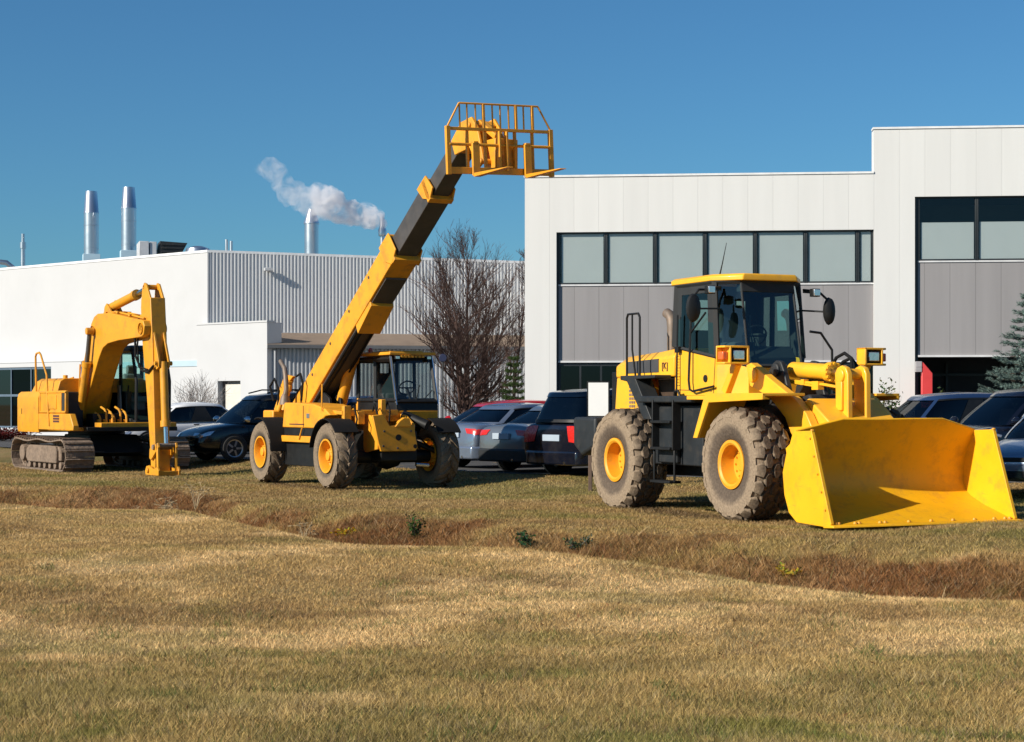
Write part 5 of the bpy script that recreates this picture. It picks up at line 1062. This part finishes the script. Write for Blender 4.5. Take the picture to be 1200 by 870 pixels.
    q = MB(); q.bx(1.91, 2.0, y2 - .09, y2 + .02, 0, 3.64); q.tube([(2.25, y2 - .1, .1), (2.25, y2 - .1, 3.5)], .05, 8); q.build('downpipe', RIB2, T, sm=0)
    # glazed office wing in front of the left wall
    gl = glass('blue office glass', (.03, .05, .10), .04, hi=.10); g = MB(); zt2 = 3.0
    g.ext([Lp(6.98, 1.2, zt2), Lp(26, 1.2, zt2), Lp(26, 1.2, zt2 + .18), Lp(6.98, 1.2, zt2 + .18)], -Ln * 1.19); g.ext([Lp(6.98, 1.2, 0), Lp(9.17, 1.2, 0), Lp(9.17, 1.2, zt2), Lp(6.98, 1.2, zt2)], -Ln * 1.19); g.ext([Lp(9.17, 1.2, 0), Lp(26, 1.2, 0), Lp(26, 1.2, .3), Lp(9.17, 1.2, .3)], -Ln * 1.19)
    g.build('office_wing', WHT, T, sm=0)
    g = MB(); g.ext([Lp(9.2, .2, .3), Lp(26, .2, .3), Lp(26, .2, zt2), Lp(9.2, .2, zt2)], -Ln * .1); g.build('wing_interior', mat('blue dark interior', (.03, .045, .06), .8), T, sm=0)
    k = 9.17
    while k < 24:
        f = MB(); wd = 1.55
        for t0, t1, z0, z1 in ((k + .003, k + .07, .3, 2.99), (k + .07, k + wd - .003, 2.90, 2.99), (k + .07, k + wd - .003, 1.70, 1.80), (k + .07, k + wd - .003, .3, .38)): f.ext([Lp(t0, 1.16, z0), Lp(t1, 1.16, z0), Lp(t1, 1.16, z1), Lp(t0, 1.16, z1)], -Ln * .08)
        f = f.build('window', mat('steel blue frame', (.10, .14, .19), .4), T, sm=0)
        p = MB(); p.add([Lp(k + .07, 1.12, .38), Lp(k + wd, 1.12, .38), Lp(k + wd, 1.12, 2.9), Lp(k + .07, 1.12, 2.9)], [(0, 1, 2, 3)]); p.build('pane', gl, f, sm=0); k += wd
    g = MB(); g.ext([Lp(.05, .03, 2.92), Lp(6.97, .03, 2.92), Lp(6.97, .03, 3.16), Lp(.05, .03, 3.16)], -Ln * .035); g.build('blue_band', mat('light blue band', (.40, .52, .60), .5, var=.02), T, sm=0)
    g = MB(); g.ext([Lp(6.9, .05, 3.185), Lp(26, .05, 3.185), Lp(26, .05, 3.24), Lp(6.9, .05, 3.24)], -Ln * .055); g.build('flashing', M['charcoal'], T, sm=0)
    l = MB(); l.bx(2.28, 2.62, -.40, -.14, 6.82, 6.95); l.bx(2.40, 2.50, -.18, -.0, 6.85, 6.92); l.build('wall_lamp', mat('grey lamp housing', (.45, .46, .48), .5), T, .015)
    # things on the roof
    ST = M['steel']; inv = T.matrix_basis.inverted() if False else (Matrix.Rotation(-a, 4, 'Z') @ Matrix.Translation(-C))
    def L2(px, d, z): return inv @ Vector(((px - 600) / 2100 * d, d, z))
    rb = 7.0
    def stack(px, d, ztop, zcap, r, base):
        p = L2(px, d, 0); zz = lambda z: z - .2
        s = MB(); s.lathe([(r, rb), (r, zz(zcap)), (r * 1.04, zz(zcap)), (r * 1.04, zz(zcap) + .04), (r * 1.0, zz(zcap) + .06), (r * .80, zz(ztop)), (r * .74, zz(ztop)), (r * .7, zz(zcap))], (p.x, p.y, 0), 'z', 28)
        for z in (8.6, 9.7): s.lathe([(r, z), (r * 1.03, z + .01), (r * 1.03, z + .05), (r, z + .06)], (p.x, p.y, 0), 'z', 28)
        s = s.build('chimney', ST, T)
        if base:
            b = MB(); b.box((p.x, p.y, 8.0), (r * 2.3, r * 2.3, .75)); b.build('chimney_base', mat('pale blue base', (.42, .58, .68), .5, var=.04), s, .01)
            b = MB(); b.box((p.x, p.y, 7.62), (r * 3.6, r * 3.4, .07))
            for sx in (-1, 1):
                for sy in (-1, 1): b.tube([(p.x + sx * r * 1.7, p.y + sy * r * 1.6, 7.0), (p.x + sx * r * 1.7, p.y + sy * r * 1.6, 7.95)], .03, 6)
                b.tube([(p.x + sx * r * 1.7, p.y - r * 1.6, 7.9), (p.x + sx * r * 1.7, p.y + r * 1.6, 7.9)], .025, 6)
            b.build('stack_platform', M['charcoal'], s)
    stack(107, 84, 11.53, 10.5, .34, True); stack(151, 82, 11.48, 10.5, .335, True)
    p = L2(27, 88, 0); s = MB(); s.tube([(p.x, p.y, 7), (p.x, p.y, 9.2)], .11, 14); s.tube([(p.x, p.y, 9.0), (p.x, p.y, 9.3)], .15, 14); s.tube([(p.x, p.y, 9.3), (p.x, p.y, 9.72)], .085, 14); s.build('vent_pipe', ST, T)
    p = L2(5, 88, 0); s = MB(); s.tube([(p.x - .9, p.y, 7.6), (p.x - .8, p.y, 8.1), (p.x - .4, p.y, 8.35), (p.x + .1, p.y, 8.3), (p.x + .6, p.y, 7.9), (p.x + .7, p.y, 7.3)], .13, 12); s.build('roof_duct', ST, T)
    p = L2(190, 80, 0); s = MB(); s.box((p.x - .85, p.y, 8.05), (.42, 1.6, 1.0)); s.box((p.x - .45, p.y, 8.05), (.30, 1.5, .98)); s.build('air_handler', mat('pale grey unit', (.50, .51, .53), .5), T, .02)
    s = MB(); s.prism([(p.x - .28, 7.3), (p.x - .15, 8.58), (p.x + 1.05, 8.52), (p.x + .85, 8.15), (p.x + .3, 7.3)], 'y', p.y - .7, p.y + .7)
    for k in range(5): s.bx(p.x - .1 + k * .0, p.x + .98 - k * .13, p.y - .74, p.y - .70, 8.40 - k * .16, 8.46 - k * .16)
    s.build('air_intake', M['charcoal'], T, .01)
    p = L2(232, 79, 0); s = MB(); s.lathe([(.6, 7.2), (.58, 8.0), (.5, 8.22), (.2, 8.32), (0, 8.33)], (p.x, p.y, 0), 'z', 24); s.build('roof_dome', ST, T)
    for px in (265.5, 271): p = L2(px, 79, 0); s = MB(); s.tube([(p.x, p.y, 7), (p.x, p.y, 8.62 if px < 268 else 8.55)], .07, 10); s.build('vent_pipe', ST, T)
    p = L2(365, 85, 0); s = MB(); s.lathe([(.33, 7), (.33, 8.12), (.345, 8.12), (.345, 8.17), (.33, 8.17), (.33, 9.9), (.37, 9.9), (.37, 9.96), (.16, 10.6), (0, 10.6)], (p.x, p.y, 0), 'z', 28); s.build('chimney', ST, T)
    p = L2(448, 82, 0); s = MB(); s.tube([(p.x, p.y, 7), (p.x, p.y, 9.05)], .10, 12); s.lathe([(.17, 9.05), (.2, 9.3), (.12, 9.5), (.12, 9.75), (.10, 9.9), (0, 9.9)], (p.x, p.y, 0), 'z', 14); s.build('vent_pipe', ST, T)
build_factory()

# ------------------------------------------------------------------ steam from the roof vent
def build_steam():
    b = bmesh.new(); d = 81.5
    for px, py, r, s in ((446, 262, 5, 1), (437, 254, 9, 1), (424, 251, 11, 1), (409, 249, 11.5, 1), (395, 246, 12, 1), (383, 239, 15, 1.1), (376, 230, 12, 1), (370, 247, 9, 1), (355, 234, 12, 1), (341, 226, 12, 1), (331, 214, 10, 1), (322, 202, 10, 1), (315, 194, 9, 1), (306, 199, 6, 1), (432, 259, 8, 1), (362, 243, 9, .9)):
        q = r * 1.42 / 2100 * d; m = Matrix.Translation(((px - 600) / 2100 * d, d + rnd.uniform(-.2, .2), 1.63 + (472 - py) / 2100 * d)) @ Matrix.Diagonal((q * 1.12, q * s, q * .95, 1))
        bmesh.ops.create_icosphere(b, subdivisions=3, radius=1, matrix=m)
    me = bpy.data.meshes.new('steam_plume'); b.to_mesh(me); b.free(); o = bpy.data.objects.new('steam_plume', me); COL.objects.link(o)
    rm = o.modifiers.new('merge', 'REMESH'); rm.mode = 'VOXEL'; rm.voxel_size = .06
    tx = bpy.data.textures.new('billow', 'CLOUDS'); tx.noise_scale = .45; tx.noise_depth = 3
    dm = o.modifiers.new('billow', 'DISPLACE'); dm.texture = tx; dm.strength = .42; dm.mid_level = .55; dm.texture_coords = 'GLOBAL'
    mt = bpy.data.materials.new('white steam'); nt, N, L = nodes(mt); out = N.new('ShaderNodeOutputMaterial'); v = N.new('ShaderNodeVolumePrincipled')
    v.inputs['Color'].default_value = (.97, .97, 1, 1); v.inputs['Anisotropy'].default_value = .1
    tc = N.new('ShaderNodeTexCoord'); no = N.new('ShaderNodeTexNoise'); no.inputs['Scale'].default_value = 1.7; no.inputs['Detail'].default_value = 7; no.inputs['Distortion'].default_value = 1.2; L.new(tc.outputs['Object'], no.inputs['Vector'])
    sp = N.new('ShaderNodeSeparateXYZ'); L.new(tc.outputs['Object'], sp.inputs[0])
    th = N.new('ShaderNodeMapRange'); L.new(sp.outputs[0], th.inputs[0]); th.inputs[1].default_value = -9.4; th.inputs[2].default_value = -8.2; th.inputs[3].default_value = .5; th.inputs[4].default_value = 2.5   # the tail is thinning out
    mr = N.new('ShaderNodeMapRange'); L.new(no.outputs[0], mr.inputs[0]); mr.inputs[1].default_value = .40; mr.inputs[2].default_value = .72; mr.inputs[3].default_value = .05; mr.inputs[4].default_value = 2.6
    mu = N.new('ShaderNodeMath'); mu.operation = 'MULTIPLY'; L.new(th.outputs[0], mu.inputs[0]); L.new(mr.outputs[0], mu.inputs[1]); L.new(mu.outputs[0], v.inputs['Density'])
    L.new(v.outputs[0], out.inputs['Volume']); me.materials.append(mt); tag(o, 'white steam drifting left from the factory roof vent', 'steam', kind='stuff')
build_steam()

# ------------------------------------------------------------------ trees and shrubs
BARK = mat('dark bare bark', (.066, .036, .029), .9, var=.3, scale=8); BARK2 = mat('pale twig bark', (.25, .21, .19), .9, var=.25, scale=8)
def bare_tree(name, loc, label, cat, h, spread, nlimb, depth, m, seed, lean=(0, 0), r0=.10, up=.35, group=None):
    g = random.Random(seed); T = empty(name, loc, 0, label, cat, group); tw = MB(); tr = MB()
    def seg(mb, a, b, r1, r2, n): 
        mb.tube([a, b], [r1, r2], n, False)
    def grow(p, d, ln, r, k):
        n = 4 if k > 1 else 3; q = p
        for i in range(n):
            d = (d + Vector((g.gauss(0, .13), g.gauss(0, .13), g.gauss(.04, .08) + .05 * (k < 3)))).normalized(); q2 = q + d * ln / n
            ra = r * (1 - .55 * i / n); rb_ = r * (1 - .55 * (i + 1) / n)
            seg(tr if k >= depth else tw, q, q2, ra, rb_, 6 if r > .03 else 3)
            if k > 0 and (i > 0 or k < depth):
                for c in range(2 if k >= depth - 1 else (2 if g.random() < .75 else 1)):
                    s = d.orthogonal(); s = Matrix.Rotation(g.random() * 6.283, 3, d) @ s; nd = (d * .9 + s * g.uniform(.5, .95) + Vector((0, 0, up))).normalized()
                    grow(q2, nd, ln * g.uniform(.45, .68), max(.0055, rb_ * .58), k - 1)
            q = q2
        if k > 0: grow(q, d, ln * .6, max(.0055, r * .45), k - 1)
    base = Vector((0, 0, 0)); th = h * .16
    tr.tube([base - Vector((0, 0, .1)), Vector((lean[0] * .1, lean[1] * .1, th * .5)), Vector((lean[0] * .2, 0, th))], [r0 * 1.25, r0, r0 * .92], 10)
    top = Vector((lean[0] * .2, 0, th))
    for i in range(nlimb):
        a = i * 2.399 + g.uniform(-.3, .3); s = spread * (g.uniform(.2, 1.0) if i else .12); d = Vector((math.cos(a) * s, math.sin(a) * s, h)).normalized()
        f = g.uniform(.55, 1)
        grow(top - Vector((0, 0, th * .5 * g.random())), d, h * (.5 if i else .56) * g.uniform(.8, 1.02), r0 * (.55 if i else .7), depth)
    tr.build('trunk', m, T, sm=60); tw.build('crown', m, T, sm=60); return T
def leader_tree(name, loc, label, h, spread, nst, m, seed, r0):
    # bare tree with a central leader: side limbs get shorter towards the top, dense upright twigs
    g = random.Random(seed); T = empty(name, loc, 0, label, 'tree'); tw = MB(); tr = MB()
    def shoot(p, d, ln, r, k, bend=.10):
        n = 5 if k > 1 else 3; q = p; mb = tr if r > .022 else tw
        for i in range(n):
            d = (d + Vector((g.gauss(0, bend), g.gauss(0, bend), g.gauss(.07, .06)))).normalized(); q2 = q + d * ln / n
            mb.tube([q, q2], [r * (1 - .8 * i / n) + .0015, r * (1 - .8 * (i + 1) / n) + .0015], 5 if r > .02 else 3, False)
            if k > 0 and (i > 0 or k < 2):
                for c in range(3 if k == 2 else 2):
                    o = Matrix.Rotation(g.random() * 6.283, 3, d) @ d.orthogonal().normalized(); nd = (d + o * g.uniform(.45, .95) + Vector((0, 0, .35))).normalized()
                    shoot(q2, nd, ln * g.uniform(.28, .52), max(.0035, r * .42), k - 1, .13)
            q = q2
    tops = [(Vector((g.gauss(0, .10), g.gauss(0, .10), 1)).normalized(), h * g.uniform(.62, .98) if i else h) for i in range(nst)]
    tr.tube([(0, 0, -.1), (0, 0, h * .05), (0, 0, h * .10)], [r0 * 1.3, r0, r0 * .95], 10)
    for i, (d, hh) in enumerate(tops):
        n = 14; q = Vector((0, 0, h * .07))
        if i: d = (d + Vector((math.cos(i * 2.4) * .32, math.sin(i * 2.4) * .32, 0))).normalized()
        for t in range(n):
            f = t / n; d = (d + Vector((g.gauss(0, .05), g.gauss(0, .05), .06))).normalized(); q2 = q + d * (hh - h * .07) / n; rr = r0 * (.75 if i == 0 else .5)
            tr.tube([q, q2], [rr * (1 - f) ** 1.1 + .006, rr * (1 - f - 1 / n) ** 1.1 + .006 if f + 1 / n < 1 else .005], 7, False)
            for c in range(2 if i else 3):
                if t == 0 and c: continue
                a = g.random() * 6.283; L_ = spread * min(1, .45 + 2.2 * f) * (1 - f) ** .62 * g.uniform(.6, 1.05) * (1 if i == 0 else .75) + .25; el = .55 + .9 * f + g.uniform(-.15, .2)
                shoot(q2, Vector((math.cos(a), math.sin(a), el)).normalized(), L_, max(.007, rr * .5 * (1 - f)), 2)
            q = q2
    tr.build('trunk', m, T, sm=60); tw.build('crown', m, T, sm=60); return T
leader_tree('bare_tree', (-1.45, 58, .15), 'large bare tree with a wide cone of fine twigs, left of the office building', 6.3, 2.9, 4, BARK, 4, .16)
leader_tree('bare_tree', (.05, 60.5, .15), 'slender bare tree half hidden behind the corner of the office building', 6.6, .9, 1, BARK, 9, .07)
bare_tree('bare_shrub', (-11.0, 62.5, .2), 'pale leafless shrub in front of the factory wall, behind the white car', 'shrub', 2.5, 2.0, 12, 2, BARK2, 12, r0=.03, up=.2)

def conifer(name, loc, label, h, rad, seed, col, whorls, cat='tree'):
    g = random.Random(seed); ng = np.random.default_rng(seed); T = empty(name, loc, 0, label, cat); t = MB(); t.tube([(0, 0, -.1), (0, 0, h * .5), (0, 0, h * .97)], [.09, .05, .012], 8); P = []; 
    for i in range(whorls):
        f = i / (whorls - 1); z = h * (.04 + .93 * f); L0 = rad * (1 - f) ** .85 + .06; nb = max(4, int(9 - 4 * f)); ph = g.random() * 6.28
        for k in range(nb):
            a = ph + k * 6.283 / nb + g.uniform(-.25, .25); L_ = L0 * g.uniform(.72, 1.18); d = Vector((math.cos(a), math.sin(a), g.uniform(-.08, .12)))
            pts = [Vector((0, 0, z)) + d * L_ * s - Vector((0, 0, .16 * L_ * math.sin(s * 3.0) - .12 * L_ * s * s)) for s in (0, .35, .7, 1)]
            t.tube(pts, [.016, .012, .008, .004], 4, False)
            for q in range(int(10 + 34 * L_)):
                s = g.uniform(.12, 1.04) ** .8; p = pts[0].lerp(pts[-1], s) + Vector((0, 0, -.10 * L_ * math.sin(min(1, s) * 3.0))); wdt = .24 * L_ * (1 - .6 * s) + .03
                sd = Vector((-math.sin(a), math.cos(a), 0)); P.append((p + sd * g.uniform(-1, 1) * wdt + Vector((0, 0, g.uniform(-.05, .04))), (d * .8 + sd * g.uniform(-.8, .8) + Vector((0, 0, g.uniform(-.1, .35)))).normalized()))
    t.build('trunk', mat('conifer bark', (.07, .05, .04), .9), T)
    vs = []; fs = []; cs = []
    for p, d in P:
        b0 = g.uniform(.65, 1.35); cc = [c * b0 for c in col]; n0 = 12
        for q in range(n0):                                      # a tuft: needles around a twiglet
            s = d.orthogonal().normalized(); s = Matrix.Rotation(g.random() * 6.283, 3, d) @ s; o = p + d * .12 * q / n0; tip = o + (d * .75 + s * .8).normalized() * g.uniform(.05, .085); w = d.cross(s) * .007
            n = len(vs); vs += [tuple(o - w), tuple(o + w), tuple(tip)]; fs.append((n, n + 1, n + 2)); cs += [cc + [1]] * 3
    me = bpy.data.meshes.new('crown'); me.from_pydata(vs, [], fs); at = me.color_attributes.new('cover', 'FLOAT_COLOR', 'POINT'); at.data.foreach_set('color', np.array(cs).ravel()); me.materials.append(attr_mat('needles ' + name, 'cover', trans=.15))
    o = bpy.data.objects.new('crown', me); COL.objects.link(o); o.parent = T
conifer('spruce_tree', (13.55, 47.2, .2), 'blue green spruce at the right edge in front of the grey cladding', 4.35, 1.45, 5, [.13, .185, .165], 20)
conifer('small_pine', (.05, 56, .2), 'small dark green pine squeezed beside the left corner of the office building', 2.9, .6, 6, [.035, .06, .018], 14)

def shrub(name, loc, label, w, h, col, n, leaf, seed, cat='plant', group=None):
    g = random.Random(seed); T = empty(name, loc, 0, label, cat, group); st = MB(); vs = []; fs = []; cs = []
    for i in range(max(5, n // 40)):
        a = g.random() * 6.28; r = w * g.uniform(.2, 1); top = Vector((math.cos(a) * r, math.sin(a) * r, h * g.uniform(.55, 1))); st.tube([(0, 0, -.05), tuple(top * .5 + Vector((0, 0, h * .08))), tuple(top)], [.006, .005, .002], 3, False)
        for k in range(40):
            s = g.uniform(.15, 1); p = top * s + Vector((g.gauss(0, w * .13), g.gauss(0, w * .13), g.gauss(0, h * .06))); p.z = max(.01, p.z)
            d = Vector((g.gauss(0, 1), g.gauss(0, 1), g.gauss(.5, .6))).normalized(); q = d.orthogonal().normalized(); q = Matrix.Rotation(g.random() * 6.28, 3, d) @ q; l = leaf * g.uniform(.6, 1.3); c = [x * g.uniform(.6, 1.35) for x in col] + [1]
            m = len(vs); vs += [tuple(p), tuple(p + d * l * .5 + q * l * .25), tuple(p + d * l), tuple(p + d * l * .5 - q * l * .25)]; fs.append((m, m + 1, m + 2, m + 3)); cs += [c] * 4
    st.build('stem', BARK2, T); me = bpy.data.meshes.new('foliage'); me.from_pydata(vs, [], fs); at = me.color_attributes.new('cover', 'FLOAT_COLOR', 'POINT'); at.data.foreach_set('color', np.array(cs).ravel()); me.materials.append(attr_mat('leaves ' + name, 'cover', trans=.2)); o = bpy.data.objects.new('foliage', me); COL.objects.link(o); o.parent = T
shrub('shrub', (10.55, 50.2, .2), 'green shrub at the foot of the white pier, left of the red post', .42, 2.0, [.06, .085, .025], 900, .10, 21, 'shrub')
shrub('shrub', (12.1, 50.3, .2), 'small thin shrub in the dark entrance, right of the red post', .30, 1.95, [.05, .065, .02], 300, .10, 22, 'shrub')
shrub('hedge_shrub', (-19.6, 69, .2), 'low dark red hedge shrub at the far left below the blue windows', 1.6, .5, [.085, .012, .010], 2200, .10, 23, 'shrub')
for i, (x, y, w, h, c, lab) in enumerate(((.19, 22.6, .16, .26, [.035, .075, .03], 'dark green leafy tuft on the ditch bank, largest of the green ones'), (.80, 22.35, .26, .2, [.055, .085, .045], 'low grey green tuft on the ditch bank, right of the dark green one'), (-1.31, 24.05, .15, .32, [.04, .075, .02], 'tall narrow green tuft on the ditch bank below the far front wheel of the telehandler'), (-2.32, 25.0, .2, .14, [.42, .27, .02], 'patch of yellow leaves on the ditch bank below the telehandler'), (3.08, 19.95, .15, .15, [.36, .25, .03], 'few yellow leaves on the ditch bank below the loader bucket'))):
    shrub('ditch_plant', (x, y, gz(x, y) - .02), lab, w, h, c, 260, .05, 40 + i)
def stalk(loc, label, h, n, seed, col=(.34, .26, .15)):
    g = random.Random(seed); T = empty('dead_weed', loc, 0, label, 'weed'); m = MB(); l = MB()
    for i in range(n):
        a = g.random() * 6.28; r = h * g.uniform(.1, .55); hh = h * g.uniform(.45, 1); p = [(0, 0, -.03), (math.cos(a) * r * .35, math.sin(a) * r * .35, hh * .6), (math.cos(a) * r, math.sin(a) * r, hh)]
        m.tube(p, [.008, .006, .002], 4, False)
        for k in range(5):
            s = g.uniform(.3, 1); q = Vector(p[1]).lerp(Vector(p[2]), s); d = Vector((g.gauss(0, 1), g.gauss(0, 1), g.gauss(.2, .5))).normalized() * g.uniform(.05, .13); m.tube([q, q + d], [.004, .0015], 3, False)
            e = d.orthogonal().normalized() * .012; l.add([tuple(q + d), tuple(q + d * 1.4 + e), tuple(q + d * 1.8), tuple(q + d * 1.4 - e)], [(0, 1, 2, 3)])
    m.build('stem', mat('straw stalk', col, .9, var=.2), T); l.build('dry_leaves', mat('dry leaf', (.26, .19, .10), .9, var=.3), T, sm=0)
for i, (x, y, h, n, lab) in enumerate(((-5.86, 30.2, .42, 8, 'pale dead weed clump standing at the ditch below the excavator stick'), (-5.35, 30.3, .62, 6, 'tallest pale dead weed on the ditch bank, right of the clump below the excavator stick'), (-6.5, 30.4, .40, 4, 'few thin dead weed stalks on the bank, left of the other excavator weeds'), (-2.95, 25.4, .34, 6, 'short dead weed on the bank left of the yellow leaves'))): stalk((x, y, gz(x, y)), lab, h, n, 60 + i)

# ------------------------------------------------------------------ signs
def build_signs():
    d = 33; x = (692 - 600) / 2100 * d; T = empty('sign_board', (x, d, gz(x, d)), R_(-6), 'blank white sign board on a brown post behind the loader rear wheel', 'sign')
    m = MB(); m.bx(-.04, .03, -.035, .035, -.1, 1.96); m.build('post', M['brownpost'], T, .008)
    m = MB(); m.bx(-.06, .355, -.07, -.04, 1.36, 2.02); m.build('frame', M['black'], T, .004)
    m = MB(); m.bx(-.035, .33, -.078, -.071, 1.385, 1.995); m.build('panel', M['white'], T)
    d = 55; x = (519 - 600) / 2100 * d; T = empty('blue_sign', (x, d, .2), 0, 'small blue sign on a thin post in front of the bare tree', 'sign'); m = MB(); m.tube([(0, 0, 0), (0, 0, 2.75)], .02, 8); m.build('post', M['charcoal'], T)
    m = MB(); m.lathe([(0, .0), (.11, .0), (.13, .02), (.11, .04), (0, .04)], (0, -.03, 2.80), (0, -1, 0), 8); m.build('panel', mat('blue sign face', (.008, .014, .05), .6), T)
build_signs()

# ------------------------------------------------------------------ light, sky, camera
EL = 28.0; az = math.atan2(-.845, -.535)
sun = bpy.data.lights.new('sun', 'SUN'); sun.energy = 5.0; sun.angle = R_(.55); sun.color = (1, .92, .79)
so = bpy.data.objects.new('sun', sun); COL.objects.link(so)
to = Vector((math.sin(az) * math.cos(R_(EL)), math.cos(az) * math.cos(R_(EL)), math.sin(R_(EL)))); so.rotation_euler = (-to).to_track_quat('-Z', 'Y').to_euler(); so.location = (-20, -10, 30)
wd = bpy.data.worlds.new('World'); sc.world = wd; wd.use_nodes = True; nt = wd.node_tree; N, L = nt.nodes, nt.links; N.clear()
out = N.new('ShaderNodeOutputWorld'); bg = N.new('ShaderNodeBackground'); sk = N.new('ShaderNodeTexSky'); sk.sky_type = 'NISHITA'; sk.sun_disc = False; sk.sun_elevation = R_(EL); sk.sun_rotation = az % (2 * math.pi)
sk.air_density = 1.0; sk.dust_density = .4; sk.ozone_density = 2.0; sk.altitude = 100
tn = N.new('ShaderNodeMixRGB'); tn.blend_type = 'MULTIPLY'; tn.inputs[0].default_value = 1; tn.inputs[2].default_value = (.35, .70, .95, 1); L.new(sk.outputs[0], tn.inputs[1]); L.new(tn.outputs[0], bg.inputs[0]); bg.inputs[1].default_value = .076; L.new(bg.outputs[0], out.inputs[0])
cam = bpy.data.cameras.new('camera'); co = bpy.data.objects.new('camera', cam); COL.objects.link(co); co.location = (0, 0, 1.63); co.rotation_euler = (math.pi / 2, 0, 0)
cam.sensor_width = 36; cam.lens = 63.0; cam.shift_y = 37 / 1200; cam.clip_end = 4000; cam.clip_start = .1; sc.camera = co
vs = sc.view_settings; vs.view_transform = 'Standard'; vs.look = 'None'; vs.exposure = .37; vs.gamma = 1; vs.use_curve_mapping = False
sc.cycles.volume_bounces = 3; sc.cycles.max_bounces = 8; sc.cycles.transparent_max_bounces = 24
